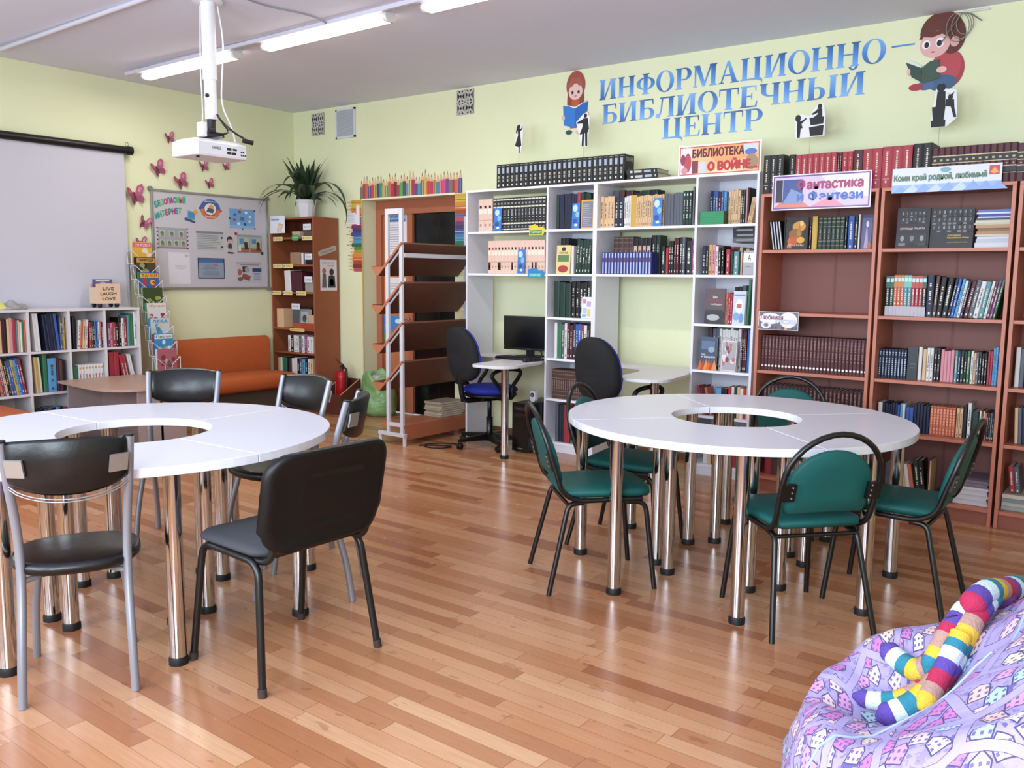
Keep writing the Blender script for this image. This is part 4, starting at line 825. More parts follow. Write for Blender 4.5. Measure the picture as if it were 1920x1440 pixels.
arrow('yellow and green arrow label on the edge of the upper shelf over the monitor', 3.457, 3.62, 1.751, 1.84, '#d6c33a', '#2f8a5a', 'энциклопедии'); arrow('blue and teal arrow label on the edge of the lower shelf over the monitor', 3.451, 3.621, 1.41, 1.491, '#2f7fc0', '#3fa3a8', 'история края')

def lying(name, label, x0, x1, z, th, y, hexc, d=.2, group=None, dec=None, rz=0., cat='book', page=None):
    m = MB(); w = x1-x0; c = mat(hexc, .5); t = min(.002, th*.2); g = MB
    m.prism([(0, 0), (0, th), (d, th), (d, th-t), (t*2, th-t), (t*2, t), (d, t), (d, 0)], 0, w, c, frame((w, 0, 0), (0, 1, 0), (0, 0, 1), (-1, 0, 0)) if False else Matrix(((0, 0, 1, 0), (1, 0, 0, 0), (0, 1, 0, 0), (0, 0, 0, 1))))
    m.box(.003, w-.003, t*2, d-.003, t, th-t, mat(page, .85) if page else PAGES)
    if dec == 'enc':
        for a, b, cc in ((.12, .2, '#c9c9c6'), (.26, .5, '#b8b8b2'), (.58, .80, '#9fabbd'), (.9, .93, '#c9c9c6')): m.box(w*a, w*b, -.0006, 0, th*.28, th*.74, mat(cc, .5))
    elif dec == 'text': m.box(w*.15, w*.8, -.0006, 0, th*.35, th*.65, mat('#8b8d92', .5))
    o = m.build(name); o.location = (x0, y, z); o.rotation_euler = (0, 0, rz)
    tag(o, label, cat, group); return o
lying('encyclopedia_volume', 'upper black volume lying flat on top of the white shelving', 4.335, 4.585, 2.179, .034, -.40, '#17181c', .2, 'black volumes lying on top of the white shelving', 'enc', .04)
lying('encyclopedia_volume', 'lower black volume lying flat on top of the white shelving', 4.345, 4.605, 2.141, .036, -.405, '#17181c', .2, 'black volumes lying on top of the white shelving', 'enc', -.03)
for i in range(6): lying('green_book', '%s green book from the bottom of the lying stack' % ordinal(i+1), 4.944, 5.12, 1.7945+.0152*i, .0146, -.405, '#2f8a5c', .125, 'green books lying in a stack', page='#6f5a48')
for i, (a, b, c) in enumerate(((5.165, 5.345, '#1d1d21'), (5.168, 5.35, '#23232a'), (5.165, 5.35, '#55575c'))):
    lying('black_book', ('top black', 'middle black', 'bottom grey')[i]+' book of the stack lying above the row of paperbacks', a, b, 1.668+.034*(2-i), .033, -.34, c, .18, 'books lying crosswise over the paperbacks', 'text')
cover('fantasy_novel', 'dark fantasy book with an orange dragon cover, standing face-out', 5.598, 5.742, 1.607, .208, -.505, '#17140f', [('e', .6, .72, .3, .16, '#c58a3a'), ('e', .45, .5, .3, .15, '#8a5a26'), ('e', .68, .82, .12, .08, '#e6bf6a'), ('e', .35, .28, .25, .12, '#b5532a'), ('e', .7, .3, .18, .1, '#d39a3e'), ('p', [(.1, .05), (.2, .5), (.32, .05)], '#c4602a'), ('p', [(.5, .4), (.62, .9), (.7, .45)], '#a8752e'), ('t', 'ДРАКОНЫ', .12, .85, .1, .17, '#d8c28a')], group='face-out books on the brown bookcases')
cover('fantasy_novel', 'purple fantasy book with a pale figure, at the end of its shelf', 6.073, 6.134, 1.607, .214, -.49, '#5d5880', [('p', [(.3, .02), (.5, .75), (.75, .02)], '#a59cc0'), ('e', .55, .72, .14, .09, '#d3cbe0'), ('r', 0, 1, .9, 1, '#3a3658'), ('e', .8, .1, .2, .1, '#b06a4a')], group='face-out books on the brown bookcases')
cover('photo_album', 'narrower dark album with two old photographs on its cover', 6.284, 6.466, 1.607, .241, -.515, '#1c1416', faces(.12, .88, .62, .92, 6, 2, rr)+faces(.05, .95, .06, .36, 3, 1, rr)+[('t', 'КРУПИЦЫ ПАМЯТИ', .12, .88, .45, .51, '#c9b8b8')], group='dark photo albums')
cover('photo_album', 'wider black album covered with rows of faces, gold lettering below', 6.47, 6.70, 1.607, .232, -.50, '#121212', faces(.02, .98, .4, .98, 8, 3, rr)+[('t', 'Художники', .42, .72, .29, .34, '#d6b45c'), ('t', 'Республики Коми -', .42, .95, .22, .28, '#d6b45c'), ('t', 'участники Великой войны', .42, .9, .12, .16, '#b89a56')], group='dark photo albums')
cols = ['#cfd2da', '#b9bcc6', '#d9d9de', '#c3beb4', '#a8845f', '#8d6b4c', '#b08d66', '#bdb7a6', '#d4cfb8', '#39415f', '#c9ccd6', '#3a58a8', '#d3d6de', '#5670b0']
z = 1.608
for i in range(14):
    th = (.028, .022, .014, .012, .018, .016, .02, .012, .016, .01, .008, .014, .01, .016)[i]
    lying('magazine', '%s magazine from the bottom of the stack beside the black album' % ordinal(i+1), 6.712+.004*(i % 3)-.014*(i in (7, 8)), 6.888-.003*(i % 2), z, th-.0006, -.50+.008*(i % 3), cols[i], .26, 'magazines stacked beside the black album', page='#cfccc4'); z += th
cover('thick_volume', 'black book cover turned outwards at the end of the navy volumes', 6.394, 6.448, .816, .199, -.505, '#17191d', [('t', 'энциклопедия', .25, .85, .45, .5, '#6b7076'), ('r', .3, .8, .36, .38, '#55595f')], th=.03, lean=.02)
z = .102
for i in range(11):
    lying('paper_ream', '%s bundle from the bottom of the paper stack on the lowest brown shelf' % ordinal(i+1), 6.70+.003*(i % 2), 6.886-.004*(i % 3), z, .0148 if i < 7 else .010, -.53+.006*(i % 2), '#c9c5cc' if i < 7 else '#7c707c', .28, 'white paper bundles on the lowest brown shelf', page='#d9d6dc', cat='paper bundle'); z += .0152 if i < 7 else .0104
lying('blue_book', 'upper dark blue book lying on the lowest brown shelf', 6.592, 6.69, .124, .02, -.545, '#27364f', .2, 'blue books lying on the lowest brown shelf', page='#b9c2cc')
lying('blue_book', 'lower dark blue book lying on the lowest brown shelf', 6.588, 6.695, .102, .02, -.55, '#2c4468', .2, 'blue books lying on the lowest brown shelf', page='#b9c2cc')
for i in range(4): lying('magazine', '%s magazine from the bottom in the cut-off bookcase' % ordinal(i+1), 6.955, 7.16, .1015+.023*i, .022, -.52+.006*(i % 2), ('#9aa39c', '#b9b4ac', '#7d8a86', '#c9bfae')[i], .25, 'magazines lying in the cut-off bookcase', page='#b9b4ac')
for i in range(7): lying('booklet', '%s booklet from the bottom of the pile on the metal rack' % ordinal(i+1), 2.385-.004*(i % 2), 2.585+.004*(i % 3), .1725+.0192*i, .0186, -.52+.01*(i % 3), ('#a89a84', '#b8a88e', '#9c8f80')[i % 3], .3, 'booklets piled on the metal rack', page='#d2c7b2')

# ------------------------------------------------------------------ banners on the bookcases
def banner(name, label, x0, x1, z0, z1, y, shapes, tilt=0., cat='banner', group=None):
    m = MB(); M = on_right(x0, z0, y); w, h = x1-x0, z1-z0
    m.box(0, w, 0, h, -.0025, 0, mat('#e9e4e8', .3), M)
    for i, a in enumerate(shapes):
        e = .0005+.0001*i
        if a[0] == 'r': m.box(a[1]*w, a[2]*w, a[3]*h, a[4]*h, 0, e, mat(a[5], .25), M)
        elif a[0] == 'e': m.prism(ellipse(a[1]*w, a[2]*h, a[3]*w, a[4]*h, 20), 0, e, mat(a[5], .25), M)
        elif a[0] == 'p': m.prism([(q[0]*w, q[1]*h) for q in a[1]], 0, e, mat(a[2], .25), M)
        elif a[0] == 't': m.text(a[1], M @ Matrix.Translation((a[2]*w, a[4]*h, 0)), (a[3]-a[2])*w, (a[5]-a[4])*h, mat(a[6], .3), a[7] if len(a) > 7 else .02, e+.0004)
    return tag(m.build(name), label, cat, group)
SG = 'printed section banners on the shelving'
banner('section_banner', 'orange and white printed banner reading БИБЛИОТЕКА О ВОЙНЕ', 4.77, 5.38, 2.128, 2.345, YF-.004,
       [('r', .02, .98, .06, .95, '#c0504a'), ('r', .03, .97, .09, .92, '#e6b58a'), ('p', [(.25, .92), (.97, .92), (.97, .55), (.5, .35)], '#e9a06a'), ('p', [(.3, .09), (.75, .09), (.97, .3), (.6, .3)], '#ecd3a8'), ('r', .03, .17, .09, .92, '#e6d6dc'), ('e', .12, .45, .045, .3, '#b04a56'), ('e', .06, .55, .03, .18, '#8a4058'), ('e', .08, .2, .04, .12, '#c78a96'), ('r', .175, .25, .1, .5, '#7a3a4a'), ('r', .26, .35, .1, .45, '#c3c7d6'), ('r', .8, .96, .6, .9, '#c9cfe0'), ('e', .88, .66, .07, .1, '#5a74b4'), ('e', .89, .35, .075, .24, '#a08468'), ('t', 'БИБЛИОТЕКА', .18, .80, .60, .86, '#5a1f30', .03), ('t', 'О ВОЙНЕ...', .375, .955, .16, .50, '#b52a30', .045)], group=SG)
banner('section_banner', 'glossy purple printed banner reading Фантастика и Фэнтези', 5.531, 6.145, 1.857, 2.078, BF-.005,
       [('r', .01, .99, .03, .97, '#6c4a8e'), ('r', .025, .975, .07, .93, '#c9b6d8'), ('p', [(.025, .07), (.4, .07), (.2, .5)], '#d0786a'), ('p', [(.4, .07), (.75, .07), (.6, .35)], '#d98a9a'), ('p', [(.5, .93), (.975, .93), (.975, .3), (.7, .4)], '#e6dcea'), ('r', .04, .11, .22, .86, '#1f1f2c'), ('r', .115, .32, .18, .86, '#3a4a86'), ('p', [(.115, .18), (.32, .18), (.32, .45), (.2, .6)], '#7a8ab8'), ('t', 'Фантастика', .27, .92, .56, .84, '#a02f5e', .04), ('t', 'и Фэнтези', .27, .92, .24, .50, '#4a68b4', .04)], group=SG)
banner('section_banner', 'white and blue printed banner reading Коми край родной, любимый', 6.262, 6.838, 1.93, 2.072, BF-.005,
       [('r', .0, 1, .0, .4, '#8fa9d6'), ('r', 0, 1, .32, 1, '#cfd3e4')]+[('p', [(i/9, .0), (i/9+.09, .28+.12*rr.random()), (i/9+.17, .0)], rr.choice(['#5f84c4', '#7d9cd2', '#b6c6e6'])) for i in range(9)]+[('e', .5, .86, .05, .1, '#6f9ea8'), ('r', .89, .98, .56, .92, '#b53a48'), ('p', [(.90, .66), (.935, .86), (.97, .66), (.935, .6)], '#d99a3a'), ('t', 'Коми край родной, любимый', .02, .87, .42, .74, '#4d6a4a', .03)], group=SG)
banner('section_banner', 'small white printed sign reading Любимая классика on the shelf edge', 5.476, 5.742, 1.086, 1.206, BF-.003,
       [('r', .01, .99, .02, .98, '#6b6470')]+[('r', i/12, i/12+.06, .03, .2, rr.choice(['#a0454e', '#c9a46a', '#4a4a58', '#8a5a6a'])) for i in range(12)]+[('e', .3, .62, .28, .3, '#e3e0e6'), ('e', .75, .55, .22, .42, '#dcdae4'), ('e', .2, .26, .13, .2, '#d6d2da'), ('e', .2, .26, .06, .1, '#77727e'), ('t', 'Любимая', .05, .62, .56, .82, '#7a2f46', .02), ('t', 'классика', .44, .94, .34, .58, '#a9a5b4', .0)], group=SG)

# ------------------------------------------------------------------ big blue letters on the wall
def grad(flip):
    s = NT('letter_blue', .35); v, x, y, z = s.coord('Generated')
    f = s.op('MULTIPLY_ADD', z, .8, s.op('MULTIPLY', x, .25))
    c = s.ramp(f, [(0., '#2a5590'), (.45, '#4a86d0'), (1., '#7db0ea')] if flip else [(0., '#86b6ee'), (.5, '#4f8cd6'), (1., '#2b5792')])
    return s.out(c)
GR = [grad(False), grad(True)]
GLY = {}
T_, t_, sh, sx = .215, .06, .045, .085          # stem, hairline, serif height, serif overhang
def stem(x, th=T_, y0=0., y1=1., lo=True, hi=True):
    p = [[(x, y0), (x+th, y0), (x+th, y1), (x, y1)]]
    if lo: p.append([(x-sx, y0), (x+th+sx, y0), (x+th+sx*.9, y0+sh*.7), (x+th, y0+sh*1.6), (x, y0+sh*1.6), (x-sx*.9, y0+sh*.7)])
    if hi: p.append([(x-sx, y1), (x+th+sx, y1), (x+th+sx*.9, y1-sh*.7), (x+th, y1-sh*1.6), (x, y1-sh*1.6), (x-sx*.9, y1-sh*.7)])
    return p
def bar(x0, x1, y, th=t_): return [[(x0, y), (x1, y), (x1, y+th), (x0, y+th)]]
def ring(cx, cy, rx, ry, wx, wy, a0=0., a1=2*PI, n=28):
    ps = []
    for i in range(n):
        a, b = a0+(a1-a0)*i/n, a0+(a1-a0)*(i+1)/n
        q = lambda r, s_, t: (cx+r*math.cos(t), cy+s_*math.sin(t))
        ps.append([q(rx, ry, a), q(rx, ry, b), q(rx-wx, ry-wy, b), q(rx-wx, ry-wy, a)])
    return ps
def cyr(ch):
    S = sx
    if ch in 'ИЙ':
        g = stem(S)+stem(S+.62)+[[(S+T_-.03, .04), (S+T_+.05, .04), (S+.62+.03, .96), (S+.62-.05, .96)]]; w = .62+T_+2*S
        if ch == 'Й': g += ring(w/2, 1.26, .17, .16, .085, .06, PI, 2*PI, 14)
        return g, w
    if ch == 'Н': return stem(S)+stem(S+.60)+bar(S+T_, S+.60, .475), .60+T_+2*S
    if ch == 'Ф': return stem(.40)+ring(.40+T_/2, .52, .50, .31, .20, .045), 1.02
    if ch == 'О': return ring(.47, .5, .47, .52, .205, .045, n=36), .94
    if ch == 'Р': return stem(S)+bar(S+T_, S+.40, .94)+bar(S+T_, S+.40, .42)+ring(S+.40, .71, .34, .29, .20, .055, -PI/2, PI/2, 18), S+.74+.02
    if ch == 'М': return stem(S, .07)+stem(S+.82)+[[(S+.0, 1), (S+.24, 1), (S+.56, .05), (S+.40, .0)], [(S+.42, .0), (S+.50, .0), (S+.86, 1), (S+.78, 1)]], .82+T_+2*S
    if ch == 'А': return [[(.10, 0), (.17, 0), (.48, 1), (.42, 1)], [(.40, 1.02), (.52, 1.02), (.92, 0), (.68, 0)]]+bar(.24, .72, .33)+[[(0, 0), (.28, 0), (.26, sh), (.02, sh)], [(.58, 0), (1.0, 0), (.98, sh), (.60, sh)]], 1.0
    if ch == 'Ц': return stem(S, lo=False)+stem(S+.58, lo=False)+bar(0, S+.58+T_+S, 0, .07)+[[(S+.62, .0), (S+.58+T_+S+.06, .0), (S+.58+T_+S+.06, -.2), (S+.58+T_+S, -.08)]], .58+T_+2*S+.06
    if ch == 'Б': return stem(S)+bar(S, S+.66, .94)+[[(S+.60, 1), (S+.68, 1), (S+.70, .72), (S+.66, .72)]]+bar(S+T_, S+.40, 0)+bar(S+T_, S+.40, .52)+ring(S+.40, .29, .34, .29, .205, .055, -PI/2, PI/2, 18), .74+S+.02
    if ch == 'Л': return stem(S+.58)+bar(.20, S+.58, .93, .07)+[[(.30, 1), (.37, 1), (.30, .30), (.20, .05), (.14, .10), (.24, .35)]]+ring(.11, .10, .11, .11, .11, .11, 0, 2*PI, 14), .58+T_+2*S
    if ch == 'Т': return stem(.34, hi=False)+bar(0, .895, .93, .07)+[[(0, 1), (.05, 1), (.03, .68), (0, .68)], [(.845, 1), (.895, 1), (.895, .68), (.865, .68)]], .895
    if ch == 'Е': return stem(S)+bar(S, S+.62, .94)+bar(S, S+.66, 0)+bar(S+T_, S+.46, .485)+[[(S+.57, 1), (S+.64, 1), (S+.66, .74), (S+.62, .74)], [(S+.60, 0), (S+.68, 0), (S+.71, .28), (S+.67, .28)], [(S+.43, .36), (S+.47, .36), (S+.47, .66), (S+.43, .66)]], .71+S
    if ch == 'Ч': return stem(S+.55)+stem(S, lo=False, y0=.62)+ring(S+.40, .66, .40, .27, .21, .06, PI, 1.5*PI, 12)+bar(S+.38, S+.56, .39), .55+T_+2*S
    if ch == 'Ы': return stem(S)+bar(S+T_, S+.36, 0)+bar(S+T_, S+.36, .50)+ring(S+.36, .28, .30, .28, .195, .055, -PI/2, PI/2, 18)+stem(S+.86), .86+T_+2*S
    return bar(0, .75, .40, .09), .75
def letters(word, x0, x1, z, h, row):
    gs = [cyr(c) for c in word]; sp = .07; tot = sum(g[1] for g in gs)+sp*(len(word)-1)
    k = (x1-x0)/tot; x = x0; seen = {}
    for i, (c, (ps, w)) in enumerate(zip(word, gs)):
        m = MB(); M = on_right(x, z, -.0022)
        for j, p_ in enumerate(ps): m.prism([(a*k, b*h) for a, b in p_], -.002, .0006+.00002*j, GR[(i*7+len(word)) % 3 % 2], M)
        nm = 'letter' if c != '–' else 'dash'
        seen[c] = seen.get(c, 0)+1
        rep = ', '+ORD[seen[c]-1]+' of its kind' if word.count(c) > 1 else ''
        o = m.build('wall_letter' if c != '–' else 'wall_dash')
        tag(o, ('blue wall letter %s%s in the %s line' % (c, rep, row)) if c != '–' else 'blue dash ending the top line of the wall sign', 'letter', 'blue letters on the wall')
        x += (w+sp)*k
letters('ИНФОРМАЦИОННО', 3.835, 6.025, 2.835, .155, 'top'); letters('–', 6.06, 6.20, 2.87, .12, 'top')
letters('БИБЛИОТЕЧНЫЙ', 3.868, 5.905, 2.645, .150, 'middle'); letters('ЦЕНТР', 4.412, 5.212, 2.482, .15, 'bottom')

# cut-outs on the wall (generic reading children)
def flat(name, label, cat, M, shapes, group=None, th=.003, base=None):
    m = MB()
    for i, a in enumerate(shapes):
        e = .0004*i; mm = mat(a[-1], .5)
        if a[0] == 'e':
            R_ = Matrix.Translation((a[1], a[2], 0)) @ Matrix.Rotation(a[5] if len(a) > 6 else 0, 4, 'Z')
            m.prism(ellipse(0, 0, a[3], a[4], 24), -th if i == 0 else -th*.5, e, mm, M @ R_)
        elif a[0] == 'p': m.prism(a[1], -th if i == 0 else -th*.5, e, mm, M)
        elif a[0] == 't': m.text(a[1], M @ Matrix.Translation((a[2], a[3], 0)), a[4], a[5], mm, .0, e)
    return tag(m.build(name), label, cat, group)
HAIR, SKIN = '#6a3428', '#e0b3ab'
flat('wall_cutout', 'paper cut-out of a red-haired girl reading a blue book on the wall', 'cut-out', on_right(3.61, 2.64, -.004),
     [('e', 0, .10, .07, .09, '#e8e4e6'), ('e', 0, .17, .055, .10, '#b3583a'), ('p', [(-.065, .19), (-.05, .0), (.05, .0), (.065, .19)], '#b3583a'), ('e', 0, .34, .092, .115, '#9a4f45'), ('e', -.06, .22, .022, .1, '#8a4238'), ('e', .06, .22, .022, .1, '#8a4238'), ('e', 0, .29, .068, .065, '#e3bcb8'), ('p', [(-.08, .33), (-.04, .40), (.04, .40), (.08, .33), (.03, .335), (.0, .37), (-.03, .335)], '#a5594c'), ('e', -.03, .285, .011, .014, '#2b2a3a'), ('e', .03, .285, .011, .014, '#2b2a3a'), ('e', 0, .255, .012, .004, '#a8585a'), ('p', [(-.12, .19), (0, .16), (0, .0), (-.11, .03)], '#2f78c8'), ('p', [(.12, .20), (0, .16), (0, .0), (.11, .04)], '#2563b4'), ('p', [(-.115, .2), (0, .168), (.115, .21), (0, .155)], '#d9e3ee'), ('e', -.115, .09, .016, .02, SKIN), ('e', .115, .10, .016, .02, SKIN), ('e', -.06, -.03, .03, .018, '#2c4a52'), ('e', .04, -.035, .03, .018, '#d9b0b4')], 'reading children on the wall')
flat('wall_cutout', 'paper cut-out of a brown-haired boy reading a green book on the wall', 'cut-out', on_right(6.30, 2.64, -.004),
     [('e', .10, .10, .10, .12, '#a03a42'), ('e', .095, .12, .085, .105, '#b2454c'), ('e', .075, .02, .085, .05, '#3c5a7e'), ('e', -.02, .015, .05, .03, '#44668e'), ('e', -.075, .01, .045, .022, '#a03240'), ('e', .055, .335, .125, .12, '#5f2c22'), ('e', .12, .30, .075, .11, '#5a2a20'), ('e', .02, .262, .088, .082, '#dcaaa8'), ('e', .135, .262, .026, .032, '#d59f9c'), ('p', [(-.075, .30), (-.05, .37), (.03, .34), (.12, .36), (.135, .31), (.09, .30), (.06, .32), (.0, .305), (-.05, .315)], '#5f2c22'), ('e', -.03, .265, .025, .028, '#ece6e8'), ('e', .05, .268, .026, .03, '#ece6e8'), ('e', -.027, .262, .014, .018, '#1f1a1e'), ('e', .047, .264, .015, .019, '#1f1a1e'), ('e', .012, .215, .012, .004, '#9a4a50'), ('p', [(-.145, .17), (-.05, .125), (-.035, .03), (-.105, .075)], '#30463c'), ('p', [(-.05, .125), (.0, .16), (.055, .165), (.065, .05), (-.03, .03)], '#3a4f40'), ('p', [(-.145, .172), (-.115, .18), (-.05, .14), (-.05, .125)], '#d8dcd8'), ('e', .07, .10, .03, .02, SKIN), ('e', -.125, .11, .012, .02, SKIN)], 'reading children on the wall')
# black silhouettes standing on thin wires behind the top row of books
SB = '#201f24'
def silhouette(label, x, z0, z1, shapes, white=None, base=2.141):
    t = thing('silhouette_figure', label, 'silhouette', (x, -.245, base), 0, 'black paper silhouettes above the books')
    h = z1-z0; M = frame((0, 0, z0-base), (1, 0, 0), (0, 0, 1)); m = MB()
    for i, a in enumerate((white or [])+shapes):
        c = '#e2e2e6' if i < len(white or []) else SB
        e = .0003*i+(.0008 if c == SB else 0)
        if a[0] == 'e': m.prism(ellipse(a[1]*h, a[2]*h, a[3]*h, a[4]*h, 18), -.001, e, mat(c, .6), M)
        else: m.prism([(q[0]*h, q[1]*h) for q in a[1]], -.001, e, mat(c, .6), M)
    m.build('paper_figure', t); w = MB(); w.tube([(0, .002, 0), (0, .002, z0-base+.03)], .0012, mat('#9a978c', .5), 5); w.build('support_wire', t)
silhouette('black silhouette of a dancing woman, leftmost above the black volumes', 3.21, 2.44, 2.675, [('e', .02, .92, .055, .07), ('e', -.04, .86, .05, .1), ('p', [(-.05, .85), (.07, .85), (.06, .62), (-.02, .62)]), ('p', [(-.02, .64), (.07, .64), (.12, .26), (.03, .20), (-.16, .26)]), ('p', [(.04, .80), (.14, .86), (.13, .90), (.17, .93), (.16, .82), (.06, .74)]), ('p', [(-.10, .82), (-.06, .86), (-.06, .66), (-.12, .70)]), ('p', [(.0, .22), (.05, .22), (.05, .04), (.09, .0), (.02, .02)])], [('p', [(-.18, .24), (-.1, .9), (.05, 1.02), (.2, .95), (.15, .2), (.08, -.02)])])
silhouette('black silhouette of a man in a frock coat, below the girl cut-out', 3.852, 2.445, 2.695, [('e', .05, .93, .06, .07), ('p', [(-.04, .85), (.14, .85), (.16, .42), (-.16, .36), (-.05, .6)]), ('p', [(-.02, .84), (-.28, .74), (-.27, .71), (-.02, .70)]), ('p', [(.14, .84), (.19, .5), (.15, .48), (.10, .7)]), ('p', [(-.05, .42), (.02, .42), (.0, 0), (-.07, .0)]), ('p', [(.05, .42), (.13, .42), (.14, 0), (.07, 0)])], [('p', [(-.18, .34), (-.08, -.01), (.16, -.01), (.18, .4), (.21, .85), (.12, 1.02), (-.02, 1.0), (-.3, .76)])])
silhouette('black silhouette of a child before a seated figure on a pedestal', 5.64, 2.36, 2.565, [('e', .27, .93, .07, .08), ('p', [(.18, .86), (.34, .86), (.36, .6), (.05, .58), (.22, .7)]), ('p', [(.2, .84), (.02, .72), (.04, .68), (.22, .74)]), ('p', [(-.05, .6), (.42, .6), (.40, .38), (.0, .36)]), ('p', [(-.05, .3), (.42, .34), (.40, .02), (.0, .02)]), ('e', -.42, .62, .09, .11), ('p', [(-.44, .54), (-.34, .54), (-.26, .3), (-.44, .26)]), ('p', [(-.44, .28), (-.32, .28), (-.34, 0), (-.42, 0)]), ('p', [(-.34, .5), (-.14, .62), (-.15, .57), (-.32, .42)])], [('p', [(-.5, -.02), (.46, .0), (.46, .62), (.38, 1.02), (.2, 1.02), (-.05, .66), (-.3, .74), (-.54, .66)])], 1.968)
silhouette('black silhouette of a woman and child on a pedestal, below the boy cut-out', 6.43, 2.35, 2.60, [('e', -.02, .93, .10, .10), ('p', [(-.1, .84), (.08, .84), (.1, .42), (-.12, .42)]), ('p', [(-.2, .48), (.10, .50), (.08, .16), (-.16, .16)]), ('p', [(-.2, .16), (.12, .16), (.12, 0), (-.2, 0)]), ('e', .20, .68, .055, .07), ('p', [(.1, .64), (.28, .62), (.30, .44), (.1, .48)]), ('p', [(.2, .52), (.28, .5), (.36, .2), (.30, .2)]), ('p', [(.12, .78), (.24, .70), (.28, .80), (.2, .74)])], [('p', [(-.22, -.01), (.14, -.01), (.34, .16), (.38, .2), (.32, .84), (.08, .9), (-.02, 1.04), (-.14, .9)])], 1.968)

# pencil borders round the doorway
PENC = ['#6f7a6a', '#b0484a', '#c06a5a', '#4a4f86', '#c8484e', '#c9b45a', '#3a4a80', '#3f9a72', '#c8a86a', '#44a06a', '#d2694a', '#b03a58', '#7a3038', '#9a4a52', '#5fa05a', '#3a3f44', '#5f8fa8', '#cfc08a', '#a83a50', '#6a4a90', '#4a9aa0', '#7c3a4a', '#c9b060', '#c84a48', '#b8405a', '#c9924a', '#4f86a0', '#cf3f5a', '#d0508a', '#7a4a88']
def pencils(name, label, M, n, length, tall, wid, wood='#d9b48e', cols=PENC, seed=1, back='#e0cda0'):
    rnd = random.Random(seed); m = MB(); m.box(0, wid*n, 0, tall*.45, -.001, .0004, mat(back, .6), M)
    for i in range(n):
        x = i*wid; h = tall*(.72+.28*rnd.random()); bod = h*.62; c = cols[i % len(cols)]; e = .001+.00008*(i % 5); ov = wid*.06
        m.prism([(x-ov, 0), (x+wid+ov, 0), (x+wid+ov, bod), (x+wid*.66, bod*1.06), (x+wid*.33, bod*1.06), (x-ov, bod)], -.001, e, mat(c, .5), M)
        m.box(x+wid*.38, x+wid*.52, 0, bod*1.02, e, e+.0002, mat('#d9cfc4', .5) if i % 3 == 0 else mat('#5a4a46', .5), M) if i % 2 else None
        m.prism([(x, bod*1.0), (x+wid, bod*1.0), (x+wid*.58, h*.93), (x+wid*.42, h*.93)], -.001, e-.0002, mat(wood, .6), M)
        m.prism([(x+wid*.38, h*.86), (x+wid*.62, h*.86), (x+wid*.5, h)], -.001, e+.0002, mat(c if i % 2 else '#3d3a3a', .5), M)
    return tag(m.build(name), label, 'wall border', 'pencil paper borders round the doorway')
pencils('pencil_border', 'paper border of upright coloured pencils above the doorway', on_right(1.03, 2.178, -.0035), 34, 0, .245, .0398)
hp = ['#c8a03a', '#d0ac4a', '#c98a3a', '#cc6a34', '#a04a30', '#5f6f9a', '#b84a5a', '#6a3a6a', '#3f3f6a', '#44508c', '#3f7aa8', '#4a96b4', '#2f6a48', '#4f8a4a', '#c9a83a', '#d0883a', '#cf5f38', '#a8442e', '#6f3830', '#b8505e']
pencils('pencil_border', 'paper border of level coloured pencils left of the doorway', Matrix(((0, -1, 0, 1.043), (0, 0, -1, -.0035), (1, 0, 0, 1.457), (0, 0, 0, 1))), 20, 0, .24, .0358, cols=hp[::-1], seed=3)
pencils('pencil_border', 'paper border of level coloured pencils between the doorway and shelving', Matrix(((0, 1, 0, 2.30), (0, 0, -1, -.0035), (-1, 0, 0, 2.168), (0, 0, 0, 1))) , 13, 0, .30, .0358, cols=hp, seed=4)
for z, cc, tx in ((1.42, '#d8c99a', '8'), (1.12, '#d9cba4', '6'), (.86, '#d6c79c', '4'), (.5, '#d8c99a', '2')):
    m = MB(); M = on_right(2.302, z, -.003); m.box(0, .11, 0, .24, -.002, 0, mat(cc, .6), M); m.text(tx, M @ Matrix.Translation((.03, .09, 0)), .045, .08, mat('#7d6a3a', .6)); tag(m.build('height_chart_card'), 'pale card with the number %s beside the doorway' % tx, 'card', 'number cards beside the doorway')
m = MB(); M = on_right(.83, 1.935, -.0075); m.box(0, .13, 0, .115, -.001, .0, mat('#dfe0e8', .5), M); m.box(.14, .19, -.01, .19, -.001, .0, mat('#e4e3ea', .5), M); m.box(.13, .14, 0, .1, -.001, -.0005, mat('#dfe0e8', .5), M)
for i in range(5): m.box(.015, .11, .02+.018*i, .024+.018*i, 0, .0004, mat('#a9acc0', .6), M)
tag(m.build('wall_notice'), 'white notice over the pencil border beside the corner bookcase', 'notice')
